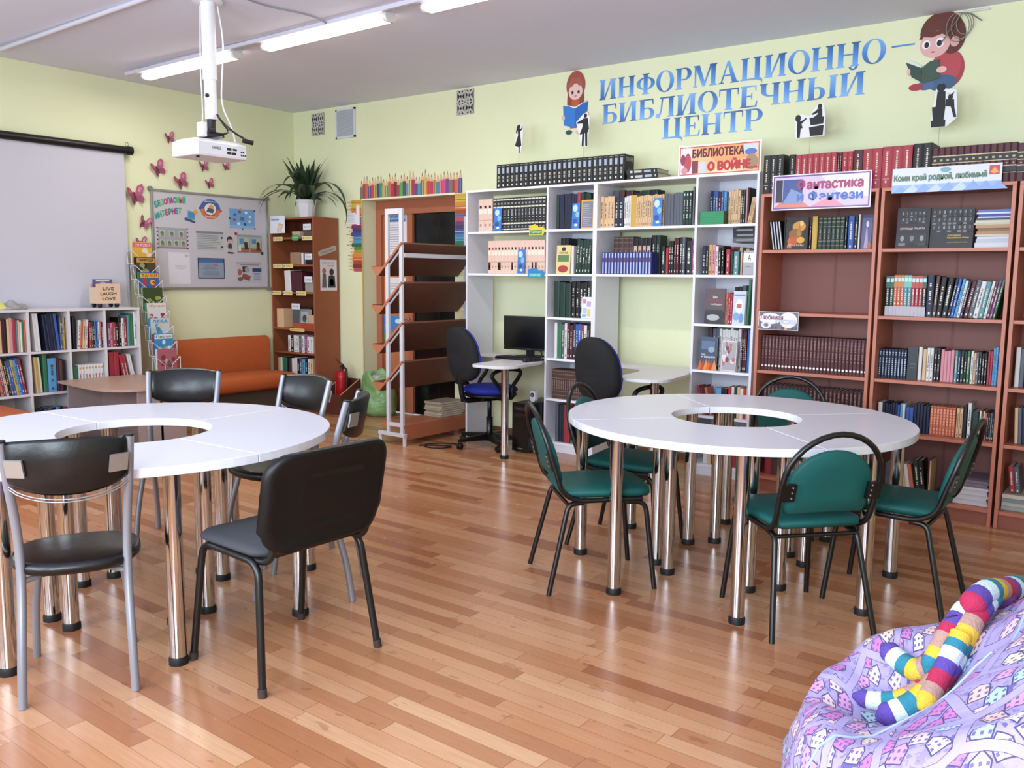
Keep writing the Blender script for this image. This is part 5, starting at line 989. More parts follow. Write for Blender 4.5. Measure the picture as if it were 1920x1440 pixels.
# vents
def vent(label, x0, x1, z0, z1, style):
    t = thing('wall_vent', label, 'vent', (x0, 0, z0), 0, 'ventilation openings near the ceiling'); w, h = x1-x0, z1-z0; M = frame((0, -.008, 0), (1, 0, 0), (0, 0, 1))
    if style == 'grid':
        m = MB(); m.box(0, w, 0, h, -.006, -.003, mat('#33333a', .8), M); m.build('backing', t)
        g = MB(); mm = mat('#bdb9b2', .6); c = .5
        for i in range(3): g.box(w*i/2-.005*(1 if i else 0), w*i/2+.005*(1 if i < 2 else 0), 0, h, -.004, .004, mm, M); g.box(0, w, h*i/2-.005*(1 if i else 0), h*i/2+.005*(1 if i < 2 else 0), -.004, .004, mm, M)
        for i in range(2):
            for j in range(2):
                a, b = (w*i/2, h*j/2), (w*(i+1)/2, h*(j+1)/2)
                for p_, q_ in ((a, b), ((a[0], b[1]), (b[0], a[1])), (((a[0]+b[0])/2, a[1]), ((a[0]+b[0])/2, b[1]))):
                    d = Vector((q_[0]-p_[0], q_[1]-p_[1])); n_ = Vector((-d.y, d.x)).normalized()*.007
                    g.prism([(p_[0]+n_.x, p_[1]+n_.y), (p_[0]-n_.x, p_[1]-n_.y), (q_[0]-n_.x, q_[1]-n_.y), (q_[0]+n_.x, q_[1]+n_.y)], -.003, .003, mm, M)
                    if (i+j) % 2 == 0: g.prism([(p_[0]+n_.x*3, p_[1]+n_.y*3), (q_[0]-n_.x, q_[1]-n_.y), (q_[0]+n_.x, q_[1]+n_.y)], -.003, .002, mm, M)
        g.build('lattice', t)
    else:
        m = MB(); mm = mat('#cfd3dc', .4)
        for a, b, c_, d in ((0, .018, 0, h), (w-.018, w, 0, h), (0, w, 0, .018), (0, w, h-.018, h)): m.box(a, b, c_, d, -.006, .01, mm, M)
        m.build('frame', t); g = MB(); g.box(.018, w-.018, .018, h-.018, -.006, .0, mat('#a4a9b2', .5), M)
        for i in range(18): g.box(.018, w-.018, .022+(h-.044)*i/18, .022+(h-.044)*(i+.45)/18, 0, .004, mat('#b3b8c2', .45), M)
        g.build('louvre_panel', t)
vent('small lattice vent in the corner of the wall near the ceiling', .31, .50, 2.868, 3.085, 'grid'); vent('grey framed louvred vent near the ceiling', .69, .975, 2.80, 3.09, 'louvre'); vent('square lattice vent above the pencil border', 2.325, 2.52, 2.872, 3.085, 'grid')
# wire coil hanging by the ceiling
m = MB()
for r, dx, dz, a in ((.075, 0, 0, 0), (.062, .02, .01, .8), (.085, -.02, -.005, .4)):
    m.tube([(6.47+dx+r*.75*math.sin(q), -.03-.01*math.cos(q+a), 2.985+dz+r*math.cos(q)) for q in [2*PI*k/24 for k in range(24)]], .0024, mat('#8f8a86', .5), 6, closed=True)
m.tube([(6.36, -.02, 2.9), (6.40, -.03, 2.96), (6.47, -.03, 3.06), (6.52, -.02, 3.05), (6.58, -.02, 3.0)], .0035, mat('#6f6a68', .5), 6); m.tube([(6.47, -.01, 3.07), (6.62, -.01, 3.065)], .006, mat('#d9d8dc', .5), 6)
tag(m.build('wire_coil'), 'grey coil of wire hanging under the ceiling above the boy cut-out', 'wire')
# ------------------------------------------------------------------ whiteboard and its papers
ALU = mat('#9d9c9b', .4, .5)
t = thing('whiteboard', 'white notice board with grey frame on the left wall', 'board', (0, -1.685, 1.266))
BWD, BHT = 1.305, .935
m = MB(); m.box(.004, .016, .012, BWD-.012, .012, BHT-.012, mat('#bfbcc4', .35)); m.build('panel', t)
for nm, a, b, c, d in (('frame_rail', 0, BWD, 0, .022), ('frame_rail', 0, BWD, BHT-.022, BHT), ('frame_rail', 0, .022, .022, BHT-.022), ('frame_rail', BWD-.022, BWD, .022, BHT-.022)):
    MB().box(.002, .026, a, b, c, d, ALU).build(nm, t, bevel=.003)
m = MB()
for y, z in ((0, 0), (BWD, 0), (0, BHT), (BWD, BHT)): m.prism(rrect(y-.02, y+.02, z-.02, z+.02, .015), .0, .028, mat('#7f7d80', .45), Matrix(((0, 0, 1, 0), (1, 0, 0, 0), (0, 1, 0, 0), (0, 0, 0, 1))))
m.build('corner_cap', t)
BX = .0165
def sheet(name, label, y0, y1, z0, z1, bg, shapes, cat='poster', tilt=0, th=.0008, x=BX):
    m = MB(); w, h = y1-y0, z1-z0; M = on_left(x, y0, z0)
    if bg: m.box(0, w, 0, h, 0, th, mat(bg, .5), M)
    for i, a in enumerate(shapes):
        e = th+.0002+.00008*i; mm = mat(a[-1], .5)
        if a[0] == 'r': m.box(a[1]*w, a[2]*w, a[3]*h, a[4]*h, 0, e, mm, M)
        elif a[0] == 'e': m.prism(ellipse(a[1]*w, a[2]*h, a[3]*w, a[4]*h, 20), 0, e, mm, M)
        elif a[0] == 'p': m.prism([(q[0]*w, q[1]*h) for q in a[1]], 0, e, mm, M)
        elif a[0] == 't': m.text(a[1], M @ Matrix.Translation((a[2]*w, a[4]*h, 0)), (a[3]-a[2])*w, (a[5]-a[4])*h, mm, .015, e)
    return tag(m.build(name), label, cat, 'papers on the whiteboard')
def board_word(word, y0, y1, z0, z1, bend, name):
    n = len(word); w = (y1-y0)/n; cs = ['#2f8f9a', '#3aa06a', '#4fb08a', '#c8407a', '#3a9a72', '#b03a86', '#2f86a0', '#56b05a', '#c23a6a', '#3f9f8f']
    for i, c in enumerate(word):
        f = i/(n-1); z = z0+(z1-z0)*f+bend*4*f*(1-f); m = MB(); M = on_left(BX, y0+i*w, z) @ Matrix.Rotation(.25*(1-f*1.3), 4, 'Z')
        m.text(c, M, w*.8, .052*(1.25 if c == 'Й' else 1), mat(cs[i % 10], .5), .05, .0012)
        seen_ = word[:i].count(c); rep = (' '+ORD[seen_]+' of two') if word.count(c) > 1 else ''
        tag(m.build('magnet_letter'), 'coloured letter %s%s of the word %s on the whiteboard' % (c, rep, name), 'letter', 'coloured letters on the whiteboard')
board_word('БЕЗОПАСНЫЙ', -1.638, -1.325, 2.03, 2.09, .018, 'БЕЗОПАСНЫЙ'); board_word('ИНТЕРНЕТ', -1.637, -1.372, 1.925, 1.99, .012, 'ИНТЕРНЕТ')
sheet('round_emblem', 'round blue and orange emblem of a computer user on the whiteboard', -1.17, -.945, 1.953, 2.15, None, [('e', .5, .5, .5, .5, '#c9744a'), ('p', [(.5+.5*math.cos(a), .5+.5*math.sin(a)) for a in [PI*k/16 for k in range(17)]], '#3a66a4'), ('e', .5, .5, .33, .33, '#7a3a3a'), ('e', .5, .5, .29, .29, '#d9dae2'), ('e', .55, .6, .13, .12, '#c9a25a'), ('p', [(.3, .36), (.62, .30), (.70, .5), (.38, .56)], '#55565e'), ('e', .0, .52, .07, .07, '#2f62a8'), ('e', 1., .45, .08, .08, '#c4523a'), ('t', 'БЕЗОПАСНЫЙ', .2, .8, .84, .91, '#d9e2ee'), ('t', 'ИНТЕРНЕТ', .25, .75, .08, .15, '#eed9cc')], 'emblem')
sheet('computer_picture', 'blue cartoon computer picture beside the round emblem', -1.34, -1.20, 1.905, 2.025, None, [('p', [(.2, .35), (.75, .25), (.85, .85), (.25, 1)], '#5f94bc'), ('p', [(.28, .45), (.68, .37), (.76, .78), (.32, .9)], '#4f83ae'), ('e', .85, .9, .16, .16, '#d99a3a'), ('e', .1, .3, .13, .13, '#2a5ca6'), ('p', [(.1, .2), (.7, .0), (.85, .12), (.3, .35)], '#47505f'), ('e', .9, .1, .1, .1, '#b9b9c0')], 'picture')
sheet('diagram_poster', 'light blue poster with a ring of icons, upper right of the whiteboard', -.84, -.54, 1.88, 2.075, '#6f9fd0', [('r', 0, 1, 0, .16, '#86b2dc'), ('r', .42, .58, .42, .6, '#4a6f96')]+[('e', .5+.33*math.cos(a), .54+.33*math.sin(a), .055, .075, c) for a, c in zip([2*PI*k/8+.3 for k in range(8)], ['#c9d6e6', '#d9e2ee', '#7a5a6a', '#3a62a0', '#b04a4e', '#e0e6ee', '#2f4a86', '#c9d0dc'])]+[('e', a, b, .03, .04, c) for a, b, c in ((0, 1, '#d9a04a'), (.45, 1.02, '#d9a04a'), (1, .96, '#1f2f3a'), (1, .03, '#1f2f3a'), (.0, .5, '#1f2f3a'), (.5, -.02, '#1f2f3a'), (0, .05, '#d9a04a'))])
sheet('comic_poster', 'grey comic poster with dark red pins along both sides', -1.625, -1.325, 1.655, 1.85, '#9a9ba4', [('r', 0, 1, .0, .06, '#7f8088')]+[q for i in range(7) for q in (('r', .05+(i % 4 if i > 2 else i)*(.24 if i > 2 else .33), .05+(i % 4 if i > 2 else i)*(.24 if i > 2 else .33)+.19, .08 if i < 3 and False else (.55 if i < 3 else .10), (.88 if i < 3 else .42), '#a9b5a8'), ('e', .14+(i % 4 if i > 2 else i)*(.24 if i > 2 else .33), .72 if i < 3 else .27, .06, .1, '#5f7a62'), ('r', .10+(i % 4 if i > 2 else i)*(.24 if i > 2 else .33), .2+(i % 4 if i > 2 else i)*(.24 if i > 2 else .33), .57 if i < 3 else .12, .66 if i < 3 else .22, '#a8705a'))]+[('e', a, b, .025, .035, '#7a1f38') for a in (-.02, 1.02) for b in (.02, .2, .4, .6, .8, .98)])
sheet('text_poster', 'grey printed text sheet in the middle of the whiteboard', -1.225, -.92, 1.645, 1.838, '#b4b7b9', [('r', 0, 1, .86, .98, '#7d8084')]+[('r', .04, rr.uniform(.6, .9), .08+.085*i, .12+.085*i, '#8b9093') for i in range(9)]+[('e', .94, .68, .03, .06, '#3f4246'), ('e', .94, .2, .05, .05, '#3f4246')])
flat('boy_picture', 'small picture of a standing dark-haired boy on the whiteboard', 'picture', on_left(BX+.001, -.845, 1.618), [('e', 0, .145, .034, .032, '#3a332e'), ('e', .002, .132, .026, .024, '#c9a79c'), ('p', [(-.03, .15), (-.01, .165), (.02, .165), (.032, .15), (.01, .147)], '#3a332e'), ('p', [(-.022, .055), (.022, .055), (.02, .108), (-.02, .108)], '#3d4247'), ('p', [(-.03, .07), (-.02, .105), (-.012, .1), (-.02, .07)], '#6a7a6a'), ('p', [(.02, .10), (.04, .125), (.034, .13), (.014, .108)], '#c9a79c'), ('p', [(-.016, .02), (-.005, .02), (-.004, .056), (-.016, .056)], '#c4b0a4'), ('p', [(.006, .02), (.016, .02), (.016, .056), (.004, .056)], '#c4b0a4'), ('e', -.014, .014, .018, .008, '#26262a'), ('e', .022, .012, .02, .008, '#26262a')], 'papers on the whiteboard', .001)
sheet('comic_poster', 'comic picture of two children at computers, right side of the whiteboard', -.757, -.458, 1.635, 1.82, '#8f95a4', [('r', .03, .48, .04, .86, '#aeb9a4'), ('r', .52, .97, .04, .86, '#a2b29c'), ('r', .03, .48, .04, .3, '#a0654e'), ('r', .52, .97, .04, .26, '#99603f'), ('r', .08, .26, .5, .78, '#5f86b4'), ('r', .58, .76, .52, .78, '#5a7fae'), ('e', .34, .5, .08, .12, '#4a3a34'), ('p', [(.28, .2), (.44, .2), (.42, .45), (.28, .45)], '#33343a'), ('e', .84, .5, .07, .12, '#4a2a28'), ('p', [(.76, .15), (.92, .15), (.9, .45), (.78, .45)], '#5a3a38'), ('r', .04, .14, .1, .4, '#c9ccd2'), ('e', -.05, 1.03, .055, .09, '#a82f42'), ('e', 1.0, .0, .055, .09, '#1f4a3a')])
sheet('paper_sheet', 'plain white sheet in a clear pocket at the lower left of the whiteboard', -1.528, -1.302, 1.318, 1.62, '#d6d4dc', [('e', .85, .9, .09, .05, '#b9b7c0')]+[('r', .3+.08*(i == 2), .8-.08*(i == 2), .58-.05*i, .588-.05*i, '#8d8b94') for i in range(3)])
sheet('text_poster', 'dark blue framed text sheet below the grey one on the whiteboard', -1.217, -.916, 1.37, 1.573, '#28324a', [('r', .03, .97, .05, .97, '#8b97a8'), ('r', .03, .97, .78, .97, '#44689c')]+[('r', rr.uniform(.1, .3), rr.uniform(.6, .9), .12+.07*i, .15+.07*i, '#6f7d90') for i in range(9)]+[('r', .58, .72, .62, .72, '#a86a78')])
sheet('computer_poster', 'pale poster with an old computer and a blue list, lower right of the whiteboard', -.776, -.468, 1.333, 1.543, '#b9b4bd', [('r', .0, 1, .90, 1, '#aaa4ae'), ('r', .15, .9, .84, .88, '#8a7a86'), ('r', .23, .45, .5, .78, '#3d4148'), ('e', .42, .62, .1, .14, '#9a9c9c'), ('p', [(.18, .2), (.5, .08), (.55, .3), (.25, .46)], '#8a5346'), ('e', .12, .5, .08, .16, '#a85a4e'), ('e', .14, .17, .1, .1, '#6a5f5a'), ('r', .62, .98, .1, .68, '#a9b0c4'), ('r', .62, .98, .52, .7, '#343f70')]+[('r', .68, .92, .16+.07*i, .18+.07*i, '#66708c') for i in range(5)])
# butterflies
def butterfly(label, y, z, s, a):
    t = thing('paper_butterfly', label, 'butterfly', (.006, y, z), 0, 'pink paper butterflies on the wall')
    M0 = frame((0, 0, 0), (0, 1, 0), (0, 0, 1)) @ Matrix.Rotation(a, 4, 'Z')
    for k in (1, -1):
        m = MB(); M = M0 @ Matrix.Rotation(-k*.55, 4, 'Y')
        m.prism([(k*q[0]*s, q[1]*s) for q in ((.03, .05), (.25, .45), (.5, .52), (.55, .3), (.4, .02), (.1, -.02))], 0, .001, mat('#a34d6a', .5), M); m.prism([(k*q[0]*s, q[1]*s) for q in ((.03, 0), (.35, -.02), (.42, -.25), (.28, -.45), (.1, -.3))], 0, .0008, mat('#8f405a', .5), M)
        m.prism([(k*q[0]*s, q[1]*s) for q in ((.2, .2), (.36, .4), (.44, .3), (.3, .12))], .001, .0016, mat('#bd7c92', .5), M); m.build('wing', t)
    m = MB(); m.tube([M0 @ Vector((0, -.28*s, .006)), M0 @ Vector((0, .2*s, .006))], .035*s, mat('#5a2a3a', .6), 6); m.build('body', t)
for i, (y, z, s, a, lb) in enumerate(((-1.469, 2.682, .105, .3, 'beside the projector, topmost of all'), (-1.60, 2.384, .15, .5, 'between the screen and the projector'), (-1.369, 2.288, .15, .5, 'just above the top left of the whiteboard'), (-1.116, 2.459, .11, .3, 'below the middle of the projector'), (-.863, 2.48, .085, .3, 'below the port end of the projector'), (-1.057, 2.296, .10, .4, 'above the middle of the whiteboard, below the projector'), (-1.833, 2.12, .18, .3, 'beside the screen edge, biggest of all'), (-1.756, 1.88, .125, -.3, 'beside the left edge of the whiteboard'), (-1.796, 1.69, .12, .2, 'half hidden behind the top of the wire rack'))):
    butterfly('pink paper butterfly '+lb, y, z, s, a)

# ------------------------------------------------------------------ wire magazine rack
WIRE = mat('#d6d4d8', .4)
t = thing('magazine_rack', 'white wire magazine rack stepping down beside the cube shelf', 'rack', (0, 0, 0))
NT_, RW = 8, .235
tiers = [(.10+.042*i, -1.86+.004*i, 1.50-.137*i) for i in range(NT_)]       # x, centre y, floor z of each pocket
for i, (x, y, z) in enumerate(tiers):
    m = MB(); r = .0032; y0, y1 = y-RW/2, y+RW/2; xf = x+.062
    m.tube([(x, y0, z), (x, y1, z), (xf, y1, z), (xf, y0, z)], r, WIRE, 6, closed=True)
    m.tube([(x, y0, z), (x-.008, y0, z+.125)], r, WIRE, 6); m.tube([(x, y1, z), (x-.008, y1, z+.125)], r, WIRE, 6); m.tube([(x-.008, y0, z+.125), (x-.008, y1, z+.125)], r, WIRE, 6)
    for s in (1, -1):
        yy = y+s*RW/2; m.tube([(xf, yy, z), (xf+.004, yy, z+.125)], r, WIRE, 6); m.tube([(xf+.004, yy, z+.125), (xf+.002, y+s*.035, z+.055), (xf, y+s*.035, z)], r, WIRE, 6); m.tube([(xf+.004, yy, z+.125), (x-.006, yy, z+.11)], r, WIRE, 6)
    m.build('pocket', t)
for s in (-1, 1):
    m = MB(); m.tube([(.075, -1.86+s*.06, 1.72), (.085, -1.86+s*.06, 1.45), (.40, -1.83+s*.06, .40), (.43, -1.83+s*.06, .0)], .005, WIRE, 8); m.build('upright', t)
    m = MB(); m.tube([(.06, -1.86+s*.06, .0), (.43, -1.83+s*.06, .0)], .005, WIRE, 8); m.build('foot', t, loc=(0, 0, .005))
mags = [('yellow and pink children magazine in the top wire pocket', '#d2a63a', ['#c8567e', '#e3c9b4', '#8a5a3a', '#d9d0c4']), ('orange-titled dark magazine in the second wire pocket', '#4a3f38', ['#c9923f', '#2a2a2c', '#8a9a6a', '#b9ac94']), ('yellow-headed blue magazine in the third wire pocket', '#3f5f98', ['#d4b03c', '#b03a3a', '#2f8a5a', '#6f8fc0']), ('dark green magazine in the fourth wire pocket', '#3b4a2c', ['#8a9a4a', '#1f231c', '#5a6a38', '#a8a46a']), ('white red-lettered magazine in the fifth wire pocket', '#d0cfd2', ['#b84a3a', '#c98a5a', '#4a8a6a', '#8a3a3a']), ('pale sea picture magazine in the sixth wire pocket', '#bcc6cc', ['#d9bf7a', '#3f86b0', '#c04a3a', '#5a9ac0']), ('blue mountain picture magazine in the seventh wire pocket', '#3f86b8', ['#d6dade', '#6a7f5a', '#a8a79c', '#8a4a4a']), ('reddish magazine in the lowest visible wire pocket', '#a8606a', ['#d9d2d4', '#7a3a44', '#c99aa0', '#5a5a68'])]
heads = ['СКАЗКИ', 'ПРИРОДА', 'ТАЧКИ', '', 'Жучки', 'ЛЕВА', 'Парус', '']
for (x, y, z), (lb, bg, cs), hd, k in zip(tiers, mags, heads, range(8)):
    rnd = random.Random(k+3); w, h = .185, .195
    for back in (1, 0):
        m = MB(); M = frame((0, 0, 0), (0, 1, 0), (0, 0, 1)); m.box(0, w, 0, h, -.004, 0, mat(bg if not back else rnd.choice(cs), .35), M)
        if not back:
            for q in range(7): m.prism(ellipse(w*rnd.uniform(.15, .85), h*rnd.uniform(.15, .65), w*rnd.uniform(.08, .15), h*rnd.uniform(.06, .14), 14), 0, .0004+.0001*q, mat(rnd.choice(cs), .4), M)
            m.box(w*.03, w*.97, h*.76, h*.96, 0, .0006, mat(cs[0] if k in (0, 1, 2, 6) else bg, .4), M)
            if hd: m.text(hd, M @ Matrix.Translation((w*.1, h*.79, .0006)), w*.8, h*.13, mat(cs[1], .4), .03)
        o = m.build('magazine'); o.matrix_world = Matrix.Translation((x+(.046 if not back else .034), y-w/2-(.014 if back else 0), z+.004)) @ Matrix.Identity(4)
        tag(o, lb if not back else 'magazine tucked behind the '+lb.replace(' children', ''), 'magazine', 'magazines in the wire rack')

# ------------------------------------------------------------------ things on the cube shelf
t = thing('book_cart', 'small pale wooden crate on black wheels lettered LIVE LAUGH LOVE', 'crate', (.24, -2.275, 1.1185))
PW = mat('#d6b79c', .6, noise=.05, nscale=20.)
m = MB(); m.box(.048, .056, -.105, .105, .035, .205, PW).box(-.07, -.062, -.105, .105, .035, .205, PW).box(-.062, .048, -.105, -.097, .035, .175, PW).box(-.062, .048, .097, .105, .035, .205, PW).box(-.062, .048, -.097, .097, .035, .043, PW); m.build('crate_body', t)
m = MB(); M = on_left(.0562, -.105, .035)
for tx, a, b, zz in (('LIVE', .055, .10, .115), ('LAUGH', .035, .14, .073), ('LOVE', .05, .115, .030)): m.text(tx, M @ Matrix.Translation((a, zz, 0)), b, .024, mat('#3a2c26', .6), .03)
m.build('lettering', t)
for y in (-.075, .075):
    for x in (-.055, .045):
        w = MB(); w.lathe([(.018, -.012), (.0195, -.006), (.0195, .006), (.018, .012)], BLKP, 18, M=Matrix.Translation((x, y, .0197)) @ Matrix.Rotation(PI/2, 4, 'X')); w.box(x-.008, x+.008, y-.016, y+.016, .026, .036, BLKP); w.build('wheel', t)
for lb, x, y, w, h, c, c2 in (('pink and orange book sticking out of the lettered crate', .262, -2.345, .13, .17, '#b0607a', '#d9a05a'), ('violet picture book at the back of the lettered crate', .205, -2.36, .17, .20, '#5a5a86', '#b9b4c8')):
    m = MB(); M = frame((x, y, 1.163), (0, 1, 0), (0, 0, 1)); m.box(0, w, 0, h, -.012, 0, mat(c, .45), M); m.prism(ellipse(w*.5, h*.72, w*.3, h*.16, 16), 0, .0005, mat(c2, .45), M); m.box(w*.15, w*.85, h*.9, h*.96, 0, .0006, mat('#d9d4da', .45), M); tag(m.build('picture_book'), lb, 'book', 'books in the lettered crate')
# crumpled cloth
def cloth(name, label, cx, cy, z, sx_, sy_, hh, seed, mA, mB):
    rnd = random.Random(seed); m = MB(); n = 18; g = [[0]*n for _ in range(n)]; ph = [rnd.uniform(0, 6) for _ in range(6)]; vs = []; bot = []
    for j in range(n):
        for i in range(n):
            u, v = i/(n-1)*2-1, j/(n-1)*2-1; r = max(0, 1-(u*u+v*v)*.62)
            zz = hh*r*(.55+.25*math.sin(5*u+ph[0]+2*v)+.2*math.sin(7*v+ph[1]-3*u))+.006
            k = 1+.12*math.sin(3*math.atan2(v, u)+ph[2])
            q = 1/max(1, math.hypot(u, v)); vs.append((cx+u*q*k*sx_, cy+v*q*k*sy_, z+zz)); bot.append((cx+u*q*k*sx_*.98, cy+v*q*k*sy_*.98, z))
    N = n*n
    for j in range(n-1):
        for i in range(n-1):
            a = j*n+i; m.add([], [], mA); kk = m.slot(mA if j > 4 else mB)
            m.f.append((a, a+1, a+n+1, a+n)); m.mi.append(kk); m.sm.append(True)
            m.f.append((N+a, N+a+n, N+a+n+1, N+a+1)); m.mi.append(kk); m.sm.append(True)
    per = [i for i in range(n)]+[j*n+n-1 for j in range(1, n)]+[(n-1)*n+i for i in range(n-2, -1, -1)]+[j*n for j in range(n-2, 0, -1)]
    for a, b in zip(per, per[1:]+per[:1]): m.f.append((a, N+a, N+b, b)); m.mi.append(m.slot(mA)); m.sm.append(True)
    m.v = vs+bot
    return tag(m.build(name), label, 'cloth')
cloth('cleaning_cloth', 'crumpled grey and yellow cloth lying on the cube shelf', .25, -3.07, 1.119, .09, .13, .075, 4, mat('#9a979c', .9, noise=.1), mat('#c9c06a', .9))
# things in and on the corner bookcase
cover('section_card', 'white card with a picture of a book, clipped to the top of the corner bookcase', .03, .272, 1.845, .178, -.358, '#dfe2ea', [('t', 'Живая книга', .08, .62, .74, .88, '#5f86b0'), ('p', [(.45, .12), (.75, .08), (.9, .5), (.6, .56)], '#c9a284'), ('p', [(.5, .15), (.72, .12), (.84, .46), (.62, .5)], '#dcc7b4')], th=.003, lean=0, cat='card')
lbk = 'yellow shelf labels on the corner bookcase'
for z, xs in ((1.80, (.06, .36, .53)), (1.52, (.05, .22)), (1.24, (.02, .20, .42))):
    for q, x in enumerate(xs):
        if z == 1.80 and q == 1: continue
        m = MB(); M = on_right(x, z-.034, KF-.0012); m.box(0, .155, 0, .042, -.001, .0004, mat('#d9c883', .5), M); m.box(.004, .03, .005, .037, 0, .0008, mat('#d6d3d6', .5), M); m.prism(ellipse(.017, .021, .008, .011, 10), 0, .0011, mat('#55505a', .5), M); m.text('авторы', M @ Matrix.Translation((.045, .012, .0002)), .085, .016, mat('#8a6a3a', .5))
        tag(m.build('shelf_label'), 'yellow shelf label, %s from the wall, %s label row of the corner bookcase' % (ORD[q], {1.8: 'top', 1.52: 'middle', 1.24: 'lowest'}[z]), 'shelf label', lbk)
m = MB(); M = on_right(.37, 1.765, KF-.002); m.prism([(0, .012), (.015, 0), (.09, 0), (.12, .03), (.09, .062), (.06, .055), (.02, .068), (0, .05)], -.001, .001, mat('#4a9a5a', .5), M); m.text('новинки', M @ Matrix.Translation((.015, .022, .0008)), .075, .018, mat('#d6e6b0', .5)); tag(m.build('shelf_label'), 'green shelf label between the yellow labels of the corner bookcase', 'shelf label')
m = MB(); M = on_right(.30, .832, KF-.0012); m.prism(rrect(0, .24, 0, .03, .012), -.001, .0004, mat('#d9b873', .5), M); m.text('книги с подарком', M @ Matrix.Translation((.03, .009, .0002)), .18, .011, mat('#8a5a3a', .5)); tag(m.build('shelf_label'), 'long orange-yellow label on a lower shelf edge of the corner bookcase', 'shelf label')
# lying stacks inside the bookcase
for lb, x0, x1, z, n, th, c, y in (('pale', .34, .47, 1.801, 3, .02, '#b9a58c', -.32), ('dark', .52, .68, 1.801, 3, .022, '#5a4a44', -.32), ('tan', .30, .47, 1.521, 6, .021, '#9a7a60', -.32), ('grey', .53, .68, 1.241, 6, .021, '#9a948c', -.32), ('cream', .50, .68, .861, 7, .02, '#c4a88a', -.26), ('red', .34, .68, .861, 3, .018, '#b0482f', -.335)):
    for i in range(n): lying('lying_book', '%s %s book from the bottom of its lying stack in the corner bookcase' % (ordinal(i+1), lb), x0+.003*(i % 2), (x1 if lb != 'red' else .50)-.004*(i % 3), z+.0006+th*i, th-.0006, y, c, .16 if lb != 'red' else .07, lb+' books stacked in the corner bookcase')
for i in range(3): lying('lying_book', '%s red book from the bottom of the end stack in the corner bookcase' % ordinal(i+1), .505, .66-.005*i, .8616+.018*i, .0174, -.335, '#a5402c', .07, 'end stack of red books in the corner bookcase')
cover('picture_album', 'grey album with a tree picture, standing face-out in the corner bookcase', .33, .495, .861, .20, -.245, '#8d8a84', [('r', .15, .85, .25, .85, '#a9adb0'), ('e', .5, .5, .2, .2, '#3c4240'), ('r', .42, .56, .3, .5, '#55524c')])
for lb, x0, w, z, tx in (('top', .54, .12, 1.90, 'Фет А.А.'), ('second', .56, .11, 1.60, 'Блок'), ('third', .545, .12, 1.37, 'Есенин'), ('lower', .33, .13, 1.09, 'поэты')):
    cover('name_card', 'small white name card in the %s lit compartment of the corner bookcase' % lb, x0, x0+w, z-.03, .06, -.339, '#d6d8e0', [('t', tx, .15, .85, .35, .65, '#6a6e80')], th=.002, lean=0, cat='card')
M = on_left(.7065, -.267, 1.258)
m = MB(); m.box(0, .22, 0, .315, 0, .0015, mat('#cfcad0', .5), M)
for a in (('e', .05, .20, .025, .03, '#a8645a'), ('e', .15, .19, .03, .035, '#2f2d30'), ('p', [(.02, .03), (.08, .03), (.075, .17), (.03, .17)], '#5a5a60'), ('p', [(.10, .03), (.20, .03), (.19, .155), (.11, .155)], '#2b2b30'), ('p', [(.12, .05), (.18, .05), (.17, .12), (.13, .12)], '#b9b9be')):
    if a[0] == 'e': m.prism(ellipse(a[1], a[2], a[3], a[4], 16), 0, .0022, mat(a[5], .5), M)
    else: m.prism(a[1], 0, .002, mat(a[2], .5), M)
m.text('Будь яркими', M @ Matrix.Translation((.03, .275, .0012)), .15, .018, mat('#3a3a40', .5)); m.text('читай!', M @ Matrix.Translation((.09, .245, .0012)), .09, .02, mat('#a83a48', .5))
tag(m.build('side_poster'), 'white poster of two dressed figures on the side of the corner bookcase', 'poster')
m = MB(); M = on_left(.7065, -.28, 1.60) @ Matrix.Rotation(.30, 4, 'Z'); m.prism(rrect(0, .25, 0, .055, .025), 0, .0015, mat('#a9a49c', .5), M); m.text('Классики', M @ Matrix.Translation((.04, .016, .0012)), .17, .024, mat('#5f5a58', .5), .0); tag(m.build('name_strip'), 'slanting grey paper strip on the side of the corner bookcase', 'paper strip')

# plant
t = thing('potted_plant', 'dark green strap-leaved plant in a ribbed white pot on the corner bookcase', 'plant', (.43, -.20, 2.001))
m = MB(); n = 48; rings = []
for r, z, f in ((.075, 0, .3), (.08, .01, 1), (.098, .14, 1), (.10, .155, 0), (.108, .16, 0), (.108, .185, 0), (.10, .185, 0), (.094, .155, 0)):
    rings.append([Vector(((r+.0025*f*math.cos(24*2*PI*k/n*.5)*1.)*math.cos(2*PI*k/n), (r+.0025*f*math.cos(24*2*PI*k/n*.5))*math.sin(2*PI*k/n), z)) for k in range(n)])
m.loft(rings, mat('#d9d9de', .35)); m.build('pot', t)
m = MB(); m.lathe([(.09, .16), (.05, .172), (.01, .175)], mat('#3a2c22', .95), 20); m.build('soil', t)
LEAF = NT('leaf_green', .4); v_, x_, y_, z_ = LEAF.coord('Object'); LEAF = LEAF.out(LEAF.mix(LEAF.noise(v_, 14, 3), '#1f3522', '#2c4a2c'))
rnd = random.Random(11)
